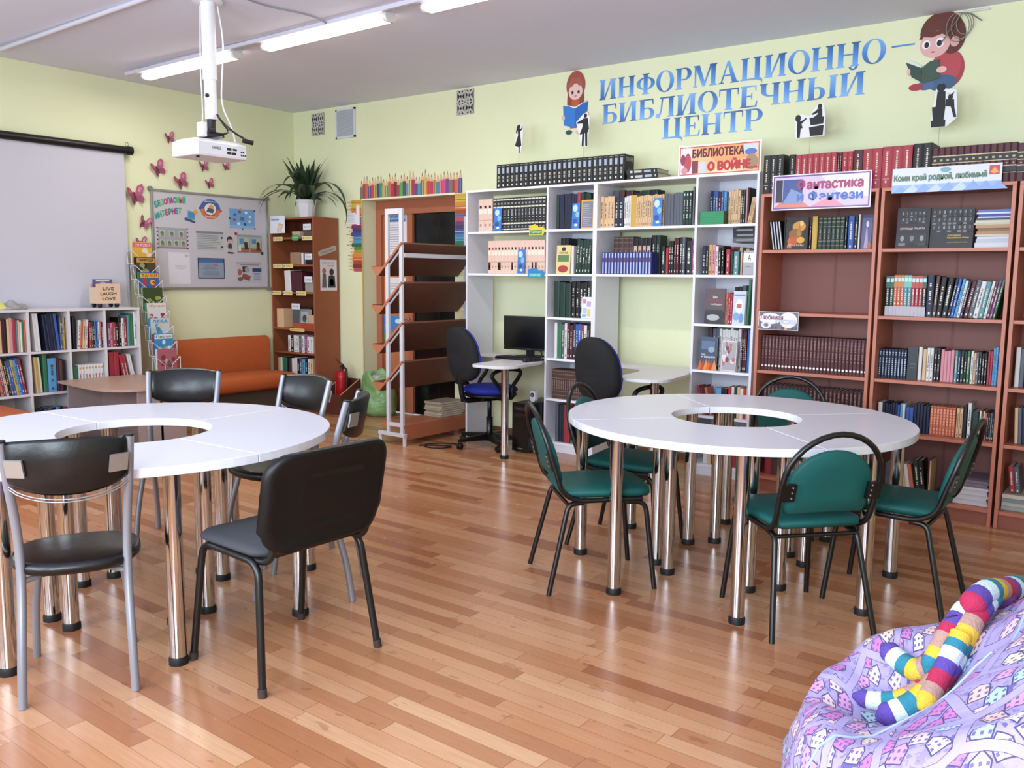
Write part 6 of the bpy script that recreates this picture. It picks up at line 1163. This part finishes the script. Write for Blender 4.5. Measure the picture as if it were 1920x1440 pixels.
for i in range(52):
    a = 2*PI*i/44*7.13+rnd.uniform(-.2, .2); up = i < 24
    ln = rnd.uniform(.36, .50) if up else rnd.uniform(.52, .80); droop = rnd.uniform(.05, .3) if up else rnd.uniform(.7, 1.5); el = rnd.uniform(1.15, 1.5) if up else rnd.uniform(.75, 1.15)
    w0 = rnd.uniform(.02, .029); wl = Vector((-math.sin(a), math.cos(a), 0)); n = 9
    while True:
        rr_ = []; pt = Vector((.035*math.cos(a), .035*math.sin(a), .165)); e = el; ok = True
        for k in range(n+1):
            f = k/n; wd = w0*(.75+.6*math.sin(PI*min(1, f*.9+.1)))*(1-f**4); d_ = Vector((math.cos(a)*math.cos(e), math.sin(a)*math.cos(e), math.sin(e))); nn = wl.cross(d_)
            rr_.append([pt-wl*wd-nn*.004*(1-f), pt, pt+wl*wd-nn*.004*(1-f), pt-nn*.0016]); ok = ok and pt.x > -.38 and pt.y < .155 and (pt.z > .03 or pt.x > .33 or pt.y < -.2)
            pt = pt+d_*ln/n; e -= droop/n*2.0
        if ok or ln < .12: break
        ln *= .9
    b = MB(); b.loft(rr_, LEAF); b.build('leaf', t)

# ------------------------------------------------------------------ crate with extinguisher, bag, metal rack in the doorway
DWD = mat('#5a2f24', .6, noise=.08, nscale=10.); LWD = mat('#b98a66', .6)
t = thing('wooden_crate', 'dark open wooden crate with sloping sides beside the corner bookcase', 'crate', (.745, -.30, 0))
def side(x): m = MB(); m.prism([(0, 0), (0, .21), (.262, .355), (.262, 0)], x, x+.016, DWD, Matrix(((0, 0, 1, 0), (1, 0, 0, 0), (0, 1, 0, 0), (0, 0, 0, 1)))); m.prism([(0, .21), (0, .213), (.262, .358), (.262, .355)], x, x+.016, LWD, Matrix(((0, 0, 1, 0), (1, 0, 0, 0), (0, 1, 0, 0), (0, 0, 0, 1)))); return m
side(0).build('side_panel', t); side(.27).build('side_panel', t)
MB().box(.016, .27, 0, .016, 0, .21, DWD).build('front_panel', t); MB().box(.016, .27, .246, .262, 0, .355, DWD).build('back_panel', t); MB().box(.016, .27, .016, .246, .01, .022, DWD).build('bottom_board', t)
t = thing('fire_extinguisher', 'red fire extinguisher standing in the dark wooden crate', 'extinguisher', (.90, -.17, .0225))
REDP = mat('#a3151c', .3)
m = MB(); m.lathe([(.05, 0), (.065, .008), (.065, .36), (.06, .39), (.04, .415), (.02, .425)], REDP, 28); m.build('cylinder', t)
m = MB(); m.lathe([(.02, .42), (.02, .455), (.012, .46)], mat('#2a1a1a', .4), 14); m.box(-.02, .03, -.012, .012, .45, .475, mat('#2a2a2c', .4)); m.build('valve', t)
m = MB(); m.loft([[Vector((x, y, z)) for y, z in ((-.01, z0), (.01, z0), (.01, z0+.012), (-.01, z0+.012))] for x, z0 in ((.02, .475), (-.03, .49), (-.085, .53))], mat('#6a1a1c', .4), smooth=False); m.build('handle', t)
m = MB(); m.tube(smooth_path([(.03, 0, .455), (.085, -.01, .44), (.10, -.02, .36), (.095, -.02, .25), (.075, -.02, .17)], 2), .011, BLKP, 10); m.build('hose', t)
m = MB(); m.loft([[Vector((.0655*math.cos(a), .0655*math.sin(a), z)) for a in [-PI*.95+.9*k/10 for k in range(11)]]+[Vector((.066*math.cos(a), .066*math.sin(a), z)) for a in [-PI*.95+.9*k/10 for k in range(10, -1, -1)]] for z in (.1, .3)], mat('#d9cfc8', .5)); m.build('paper_label', t)

# green bag
def bag():
    t = thing('plastic_bag', 'crumpled green plastic bag full of papers in the doorway', 'bag', (1.27, .0, 0))
    BAG = NT('bag_plastic', .3); v, x, y, z = BAG.coord('Object'); n1 = BAG.noise(v, 9, 5); BAG.bump(n1, .8, .03); BAG = BAG.out(BAG.mix(n1, '#5a8a4a', '#93b87c'))
    n = 40; rings = []; rnd = random.Random(2)
    for z, r in ((0, .10), (.005, .16), (.06, .185), (.14, .19), (.22, .175), (.29, .165), (.35, .17), (.40, .165), (.425, .155), (.42, .145), (.36, .14)):
        rings.append([Vector(((r*(1+.06*math.sin(5*a+z*22)+.04*math.sin(9*a-z*30)))*math.cos(a)*1.05, (r*.9*(1+.06*math.sin(4*a+z*17)))*math.sin(a), z+(.03*math.sin(3*a+1)+.02*math.sin(7*a))*(z > .3))) for a in [2*PI*k/n for k in range(n)]])
    m = MB(); m.loft(rings, BAG, cap=False); m.add([Vector(p) for p in rings[0]], [tuple(range(n))[::-1]], BAG); m.build('bag_body', t)
    m = MB(); m.lathe([(.135, .33), (.12, .385), (.06, .41), (.01, .40)], mat('#c9c9d4', .5, bump=.8, nscale=25.), 24, capt=True); m.build('paper_filling', t)
    m = MB(); m.prism(ellipse(0, 0, .03, .03, 20), 0, .001, mat('#86b070', .4), frame((-.02, -.196, .15), (1, 0, -.0), (0, .0, 1)))
    m.build('print_mark', t)
bag()
# metal display rack
RM = mat('#c9c6ce', .38); RWD = mat('#6e4638', .5, noise=.06, nscale=8.); RWE = mat('#b06a4c', .5)
t = thing('display_rack', 'white metal display rack with sloping brown troughs in front of the door', 'rack', (0, 0, 0))
Y0, Y1 = -1.03, -.03; xa, xb = 2.455, 2.615
for y in (Y0, Y1):
    for x in (xa, xb): MB().box(x-.017, x+.017, y-.012, y+.012, .09, 1.96, RM).build('post', t, bevel=.002)
    MB().box(xa+.017, xb-.017, y-.012, y+.012, 1.915, 1.96, RM).build('cross_bar', t); MB().box(xa+.017, xb-.017, y-.012, y+.012, .16, .19, RM).build('cross_bar', t)
    MB().box(2.345, 2.655, y-.02, y+.014, .075, .105, RM).build('base_bar', t, bevel=.002)
    for x in (2.36, 2.64): MB().lathe([(.017, 0), (.017, .075)], RM, 14, c=(x, y, 0)).build('foot', t)
for i, zv in enumerate((1.42, 1.10, .77, .45)):
    for nm, a, b in (('trough_board', (2.355, zv), (2.632, zv+.262)), ('trough_lip', (2.355, zv), (2.285, zv+.07))):
        d_ = Vector((b[0]-a[0], 0, b[1]-a[1])).normalized(); nn = Vector((d_.z, 0, -d_.x))*.009
        m = MB(); q = [(a[0]+nn.x, a[1]+nn.z), (a[0]-nn.x, a[1]-nn.z), (b[0]-nn.x, b[1]-nn.z), (b[0]+nn.x, b[1]+nn.z)]
        m.prism(q, -(Y1-.01), -(Y0-.02), RWD, Matrix(((1, 0, 0, 0), (0, 0, -1, 0), (0, 1, 0, 0), (0, 0, 0, 1)))); k = m.slot(RWE)
        m.mi[0] = m.mi[1] = k; m.build(nm, t)
    for y in (Y0+.014, Y1-.014):
        m = MB(); m.tube([(xa, y, zv+.075), (xb, y, zv+.225)], .009, RM, 8); m.build('brace', t)
    e = MB(); e.prism([(2.285, zv+.07), (2.355, zv-.004), (2.43, zv+.07)], 1.047, 1.051, RWE, Matrix(((1, 0, 0, 0), (0, 0, -1, 0), (0, 1, 0, 0), (0, 0, 0, 1)))); e.build('end_panel', t)
MB().box(2.33, 2.635, Y0, Y1, .15, .17, RWE).build('bottom_shelf', t); MB().box(2.62, 2.64, Y0+.02, Y1, .05, .15, RWE).build('bottom_rail', t)
MB().box(2.634, 2.642, Y0+.014, Y1-.014, 1.565, 1.60, RM).build('label_rail', t)
# posters on the door leaf
PG = 'sheets taped to the door'
banner('door_poster', 'large blue-and-white text poster taped high on the door', 1.175, 1.455, 1.62, 2.05, .2235, [('r', .02, .98, .78, .97, '#8fb4d6')]+[('r', .1, rr.uniform(.6, .92), .1+.055*i, .12+.055*i, '#a9adc0') for i in range(12)]+[('r', .0, .06, .2+.12*i, .3+.12*i, c) for i, c in enumerate(['#3a6fb0', '#c04a4a', '#3f8ab4', '#2f5aa0', '#4a9ab8'])]+[('t', 'ПРАВИЛА', .15, .85, .88, .94, '#3f6a9c'), ('t', 'пользования библиотекой', .1, .92, .80, .86, '#3f6a9c')], cat='poster', group=PG)
banner('door_poster', 'white sheet taped in the middle of the door', 1.185, 1.437, 1.155, 1.40, .2235, [('r', .0, .05, .1, .9, '#3a7ab0')]+[('r', .15, rr.uniform(.6, .9), .12+.1*i, .15+.1*i, '#b0b2c0') for i in range(7)], cat='poster', group=PG)
banner('door_poster', 'colourful blue children picture taped low on the door', 1.12, 1.41, .74, 1.005, .2235, [('r', 0, 1, 0, .4, '#4f9a5a'), ('r', 0, 1, .35, 1, '#3f86c4'), ('e', .7, .8, .14, .09, '#d6e2ee'), ('e', .3, .3, .14, .14, '#c9713f'), ('e', .6, .42, .1, .16, '#c04a6a'), ('e', .82, .3, .1, .12, '#d9b84a'), ('e', .15, .6, .08, .1, '#8fc4e4'), ('e', .45, .15, .2, .08, '#7ab04a')], cat='poster', group=PG)
# floor cable
m = MB(); m.tube(smooth_path([(2.72, -.94, .008), (2.80, -.86, .008), (2.92, -.80, .008), (3.0, -.83, .012), (2.94, -.93, .008), (2.82, -.97, .008), (2.74, -.90, .016), (2.88, -.76, .018), (2.93, -.70, .008)], 3), .006, BLKP, 8); tag(m.build('floor_cable'), 'black cable looped on the floor beside the office chair', 'cable')

# ------------------------------------------------------------------ computer
t = thing('monitor', 'black flat computer monitor on the desk', 'monitor', (3.335, -.235, .7405), math.radians(4))
m = MB(); m.box(-.255, .255, -.012, .018, .058, .345, BLKP); m.build('casing', t, bevel=.004)
m = MB(); m.box(-.24, .24, -.0135, -.0125, .078, .332, mat('#0a0b0d', .25)); m.build('screen', t)
m = MB(); m.box(-.035, .035, .012, .03, .01, .12, BLKP); m.build('stand_neck', t); m = MB(); m.prism(rrect(-.11, .11, -.07, .09, .03), 0, .012, BLKP); m.build('stand_base', t)
m = MB(); m.text('SAMSUNG', frame((-.025, -.0128, .064), (1, 0, 0), (0, 0, 1)), .05, .007, mat('#8d8f94', .4)); m.box(-.243, -.237, -.0135, -.0125, .083, .089, mat('#b9bac0', .4)); m.build('front_marking', t)
t = thing('keyboard', 'black keyboard lying in front of the monitor', 'keyboard', (3.40, -.46, .7405), math.radians(-4))
m = MB(); m.prism(rrect(-.215, .215, -.07, .07, .012), 0, .016, BLKP); m.build('case', t, bevel=.003)
for r_ in range(5):
    k = MB(); k.box(-.205, .205, -.058+.0235*r_, -.039+.0235*r_, .016, .021, mat('#1f1f23', .5)); k.build('key_row', t)
t = thing('computer_mouse', 'small dark mouse beside the keyboard', 'mouse', (3.575, -.60, .7405), .2)
m = MB(); pad(ellipse(0, 0, .03, .05, 20), 0, .024, .008, mat('#26262b', .3), m, .01); m.build('shell', t)
m = MB(); m.tube(smooth_path([(0, .045, .01), (.01, .07, .008), (.0, .10, .006)], 2), .002, BLKP, 6); m.build('cord', t)
t = thing('computer_tower', 'black computer tower on the floor under the desk', 'computer', (3.452, -.615, 0))
m = MB(); m.box(0, .165, .012, .40, .012, .405, mat('#101013', .35)); m.build('case', t, bevel=.004)
m = MB(); m.box(.0, .165, 0, .012, .012, .405, mat('#0b0b0d', .22)); m.box(.02, .145, -.001, 0, .345, .375, mat('#1c1c20', .3)); m.box(.02, .145, -.001, 0, .29, .32, mat('#17171a', .3))
for x in (.05, .07, .09, .12): m.box(x, x+.01, -.0018, 0, .355, .362, mat('#5a5a60', .4))
m.text('HIPER', frame((.06, -.0004, .03), (1, 0, 0), (0, 0, 1)), .05, .008, mat('#a9a9ae', .4)); m.build('front_panel', t)
for x in (.02, .145):
    for y in (.04, .37): MB().lathe([(.012, 0), (.012, .012)], BLKP, 10, c=(x, y, 0)).build('foot', t)
t = thing('web_camera', 'small white round-eyed web camera on the computer tower', 'camera', (3.583, -.50, .4055))
m = MB(); m.prism(rrect(-.026, .026, .004, .095, .022), -.022, .022, mat('#c9c9d6', .35), frame((0, 0, 0), (1, 0, 0), (0, 0, 1))); m.build('body', t, bevel=.004)
m = MB(); m.lathe([(.018, 0), (.018, .004)], BLKP, 18, M=frame((0, -.022, .062), (1, 0, 0), (0, 0, 1))); m.lathe([(.008, .004), (.008, .006)], mat('#8d8d98', .2), 12, M=frame((0, -.022, .062), (1, 0, 0), (0, 0, 1))); m.build('lens', t)
m = MB(); m.tube(smooth_path([(3.33, -.19, .80), (3.33, -.05, .79), (3.33, -.035, .70), (3.42, -.04, .60), (3.50, -.10, .45), (3.50, -.19, .3)], 3), .004, BLKP, 6); m.tube(smooth_path([(3.40, -.19, .80), (3.42, -.05, .79), (3.44, -.035, .66), (3.40, -.05, .5), (3.44, -.12, .38), (3.50, -.19, .25)], 3), .004, BLKP, 6)
tag(m.build('monitor_cable'), 'black cables hanging behind the desk to the computer tower', 'cable')

# ------------------------------------------------------------------ beanbag with knitted toy
def bag_print():
    s = NT('printed_fabric', .85); uvn = s.n('ShaderNodeUVMap'); sp = s.n('ShaderNodeSeparateXYZ'); s.link(uvn.outputs[0], sp.inputs[0]); u, v = sp.outputs[0], sp.outputs[1]
    def houses(N, ox, oy, seed):
        uu = s.op('MULTIPLY_ADD', u, N, ox); vv = s.op('MULTIPLY_ADD', v, N, oy); ci, cj = s.op('FLOOR', uu), s.op('FLOOR', vv)
        r1, rc = s.white(s.comb(ci, cj, seed)); r2, _ = s.white(s.comb(ci, cj, seed+5.)); r3, _ = s.white(s.comb(ci, cj, seed+9.))
        x = s.op('SUBTRACT', s.op('FRACT', uu), s.op('MULTIPLY_ADD', r2, .16, .42)); y = s.op('SUBTRACT', s.op('FRACT', vv), .5)
        an = s.op('MULTIPLY_ADD', r3, 1.6, -.8); ca, sa = s.op('COSINE', an), s.op('SINE', an)
        X = s.op('SUBTRACT', s.op('MULTIPLY', x, ca), s.op('MULTIPLY', y, sa)); Y = s.op('ADD', s.op('MULTIPLY', x, sa), s.op('MULTIPLY', y, ca))
        aX = s.op('ABSOLUTE', X)
        # a house: half width .25, body from -.34 up to .12, gable to .38 : signed size, <0 inside
        d = s.op('MAXIMUM', s.op('SUBTRACT', aX, .25), s.op('MAXIMUM', s.op('SUBTRACT', -.34 if False else s.op('MULTIPLY', Y, -1.), .34), s.op('MULTIPLY', s.op('SUBTRACT', s.op('MULTIPLY_ADD', aX, 1.04, Y), .38), .7)))
        ins = s.op('LESS_THAN', d, 0.); edge = s.op('LESS_THAN', s.op('ABSOLUTE', d), .022)
        wx = s.op('ABSOLUTE', s.op('SUBTRACT', s.op('FRACT', s.op('MULTIPLY_ADD', X, 5.6, .5)), .5)); wy = s.op('ABSOLUTE', s.op('SUBTRACT', s.op('FRACT', s.op('MULTIPLY_ADD', Y, 4.6, .3)), .5))
        win = s.op('MULTIPLY', s.op('MULTIPLY', s.op('LESS_THAN', wx, .22), s.op('LESS_THAN', wy, .24)), s.op('MULTIPLY', s.op('LESS_THAN', aX, .22), s.op('LESS_THAN', Y, .14)))
        return r1, s.op('MULTIPLY', ins, s.op('GREATER_THAN', r3, .18)), s.op('MULTIPLY', edge, s.op('GREATER_THAN', r3, .18)), win
    vec = s.comb(u, v, 0.)
    vo = s.n('ShaderNodeTexVoronoi'); vo.feature = 'DISTANCE_TO_EDGE'; vo.voronoi_dimensions = '2D'; vo.inputs['Scale'].default_value = 6.2; vo.inputs['Randomness'].default_value = .7; s.link(vec, vo.inputs['Vector']); dist = vo.outputs['Distance']
    base = s.mix(s.op('GREATER_THAN', s.noise(vec, 22, 3), .58), '#a295c4', '#9285bb')
    tree = s.op('MULTIPLY', s.op('GREATER_THAN', s.noise(vec, 13, 3), .62), 1.)
    base = s.mix(tree, base, '#645b94')
    base = s.mix(s.op('MULTIPLY', s.op('GREATER_THAN', s.noise(vec, 60, 2), .60), .5), base, '#5f5690')
    for N, ox, oy, sd in ((13., .2, .3, 1.), (13., .68, .82, 4.)):
        r1, ins, edge, win = houses(N, ox, oy, sd)
        hc = s.ramp(r1, [(0., '#c274b4'), (.22, '#d8bac2'), (.42, '#a8cad2'), (.58, '#dcc9b4'), (.74, '#cc92bf'), (.88, '#dab6ae')], True)
        c = s.mix(win, hc, '#6a5f96'); base = s.mix(ins, base, c); base = s.mix(edge, base, '#4a4470')
    base = s.mix(s.op('LESS_THAN', dist, .075), base, '#433d66'); base = s.mix(s.op('LESS_THAN', dist, .067), base, '#a79bcb')
    s.bump(s.noise(vec, 5., 4), .35, .05)
    return s.out(base)
FAB = bag_print()
BC_ = Vector((7.42, -3.96))
def bag_h(x, y):
    dx, dy = x-7.15, y+3.93; dip = .15*math.exp(-((dx/.17)**2+(dy/.15)**2)); k = min(1, max(0, (x-7.16)/.42)); k = k*k*(3-2*k)
    ridge = .30*k*(.75+.25*math.cos((y+3.95)*3)); rim = .045*math.exp(-(((x-7.2)/.25)**2+((y+3.62)/.12)**2))
    fold = .014*math.sin(19*x+7*y)*math.sin(13*y-5*x)+.010*math.sin(31*y+11*x)
    return (.395+.02*math.exp(-((x-7.15)/.3)**2))-dip+ridge+rim+fold
def beanbag():
    m = MB(); nt, vs, uv = 96, [], []; R = .50; rings = []
    prof = [(.80, .0), (.93, .03), (1.0, .11), (1.005, .19), (.97, .27)]; tops = [.91, .84, .75, .65, .55, .45, .35, .25, .16, .08]
    for k, (f, z) in enumerate(prof+[(t_, None) for t_ in tops]):
        ring_ = []
        for i in range(nt):
            a = 2*PI*i/nt; w = 1+.05*math.sin(3*a+.6)+.02*math.sin(8*a+2); x, y = BC_.x+R*f*w*math.cos(a), BC_.y+R*f*w*math.sin(a)
            H = bag_h(BC_.x+R*.8*w*math.cos(a), BC_.y+R*.8*w*math.sin(a))
            if z is not None: zz = z/.27*(H*.80) if z > .0 else 0.
            else:
                h0 = bag_h(x, y); q = min(1, (1-f)/.12); zz = H*.80+(h0-H*.80)*min(1, q*1.0)
            if z is not None and z > 0: x += .008*math.sin(11*a+z*30)*math.cos(a); y += .008*math.sin(9*a+z*25)*math.sin(a)
            ring_.append(Vector((x, y, zz)))
        rings.append(ring_)
    ctr = Vector((BC_.x, BC_.y, bag_h(BC_.x, BC_.y)))
    m.loft(rings, FAB, cap=False); n0 = len(m.v); m.v.append(tuple(ctr)); k = m.slot(FAB)
    for i in range(nt): m.f.append(((len(rings)-1)*nt+i, (len(rings)-1)*nt+(i+1) % nt, n0)); m.mi.append(k); m.sm.append(True)
    m.f.append(tuple(range(nt))[::-1]); m.mi.append(k); m.sm.append(True)
    t = thing('beanbag_chair', 'lavender beanbag printed with little pink and cream houses', 'beanbag')
    o = m.build('bag_cover', t); me = o.data
    # unrolled cloth coordinates
    S = [[0]*nt for _ in rings]; P = {n0: (0., 0.)}
    for i in range(nt):
        L = (rings[-1][i]-ctr).length
        for k in range(len(rings)-1, -1, -1):
            if k < len(rings)-1: L += (rings[k][i]-rings[k+1][i]).length
            a = 2*PI*i/nt; P[k*nt+i] = (L*math.cos(a), L*math.sin(a))
    ul = me.uv_layers.new(name='cloth')
    for lp in me.loops: ul.data[lp.index].uv = P[lp.vertex_index]
    sd = MB(); a0, dirs = 3.55, []
    for ang, nm in ((4.05, 0), (1.45, 0)):
        i = int(ang/(2*PI)*nt) % nt; sd_ = MB(); sd_.tube([rings[k][i]+Vector((0, 0, .001)) for k in range(2, len(rings))], .0035, mat('#9fb0d8', .8), 6); sd_.build('seam_piping', t)
beanbag()
# knitted toy with striped arms
KN = [mat(c, .95, noise=.18, nscale=160., bump=.9) for c in ('#5a4598', '#c9d8dc', '#2f7a8e', '#d9b23a', '#b08a7c', '#b02a50', '#6a3a80')]
t = thing('knitted_toy', 'knitted toy with many striped arms lying in the hollow of the beanbag', 'toy')
def arm(pts, r0, r1, st, name='arm', lift=.0):
    pts = smooth_path([(x, y, bag_h(x, y)+r0*1.05+.006+dz) for x, y, dz in pts], 3); m = MB(); n = len(pts); L = [0]
    for a, b in zip(pts, pts[1:]): L.append(L[-1]+(b-a).length)
    seg = 14; u = None; vs = []
    for i, p in enumerate(pts):
        tt = (pts[min(i+1, n-1)]-pts[max(i-1, 0)]).normalized(); u = tt.orthogonal().normalized() if u is None else (u-tt*u.dot(tt)).normalized(); w = tt.cross(u)
        f = L[i]/L[-1]; r = (r0+(r1-r0)*f)*min(1, (.25+L[i]/.03)) * (1+.03*math.sin(L[i]*420))
        vs += [p+(u*math.cos(2*PI*k/seg)+w*math.sin(2*PI*k/seg))*r for k in range(seg)]
    o_ = len(m.v); m.v += [tuple(v) for v in vs]
    for i in range(n-1):
        k = m.slot(KN[(int(L[i]/.034)+st) % 6])
        for j in range(seg): m.f.append((i*seg+j, i*seg+(j+1) % seg, (i+1)*seg+(j+1) % seg, (i+1)*seg+j)); m.mi.append(k); m.sm.append(True)
    m.f.append(tuple(range(seg))[::-1]); m.mi.append(0); m.sm.append(True); m.f.append(tuple((n-1)*seg+j for j in range(seg))); m.mi.append(0); m.sm.append(True)
    m.build(name, t)
arm([(7.100, -3.735, 0), (7.16, -3.77, 0), (7.215, -3.80, .01), (7.25, -3.80, .03)], .027, .033, 0)
arm([(7.075, -3.905, .01), (7.13, -3.905, .02), (7.19, -3.895, .03), (7.235, -3.86, .03)], .022, .028, 0)
arm([(7.155, -3.985, .02), (7.215, -3.955, .02), (7.26, -3.91, .02), (7.285, -3.83, .02), (7.315, -3.72, .015), (7.335, -3.60, .015)], .030, .030, 0)
arm([(7.235, -3.84, .05), (7.265, -3.77, .05), (7.29, -3.69, .04), (7.31, -3.62, .03)], .027, .027, 2)
arm([(7.25, -3.97, .0), (7.27, -3.90, .03), (7.30, -3.80, .05)], .026, .026, 3)
arm([(7.30, -3.74, .05), (7.325, -3.64, .05), (7.35, -3.52, .02), (7.37, -3.42, .0)], .032, .034, 5)
m = MB(); bp = Vector((7.345, -3.52, bag_h(7.345, -3.52)+.045)); m.loft([[bp+Vector((.04*math.sin(b)*math.cos(a), .04*math.sin(b)*math.sin(a), .036*math.cos(b))) for a in [2*PI*k/18 for k in range(18)]] for b in [PI*(k+.3)/9.6 for k in range(10)]][::-1], KN[6]); m.build('body', t)
m = MB(); b0 = Vector((7.255, -3.76, bag_h(7.255, -3.76)+.115)); m.tube(smooth_path([b0, b0+Vector((.02, .005, .012)), b0+Vector((.045, .03, .004)), b0+Vector((.06, .06, -.01))], 2), .0025, BLKP, 6); m.build('black_thread', t)
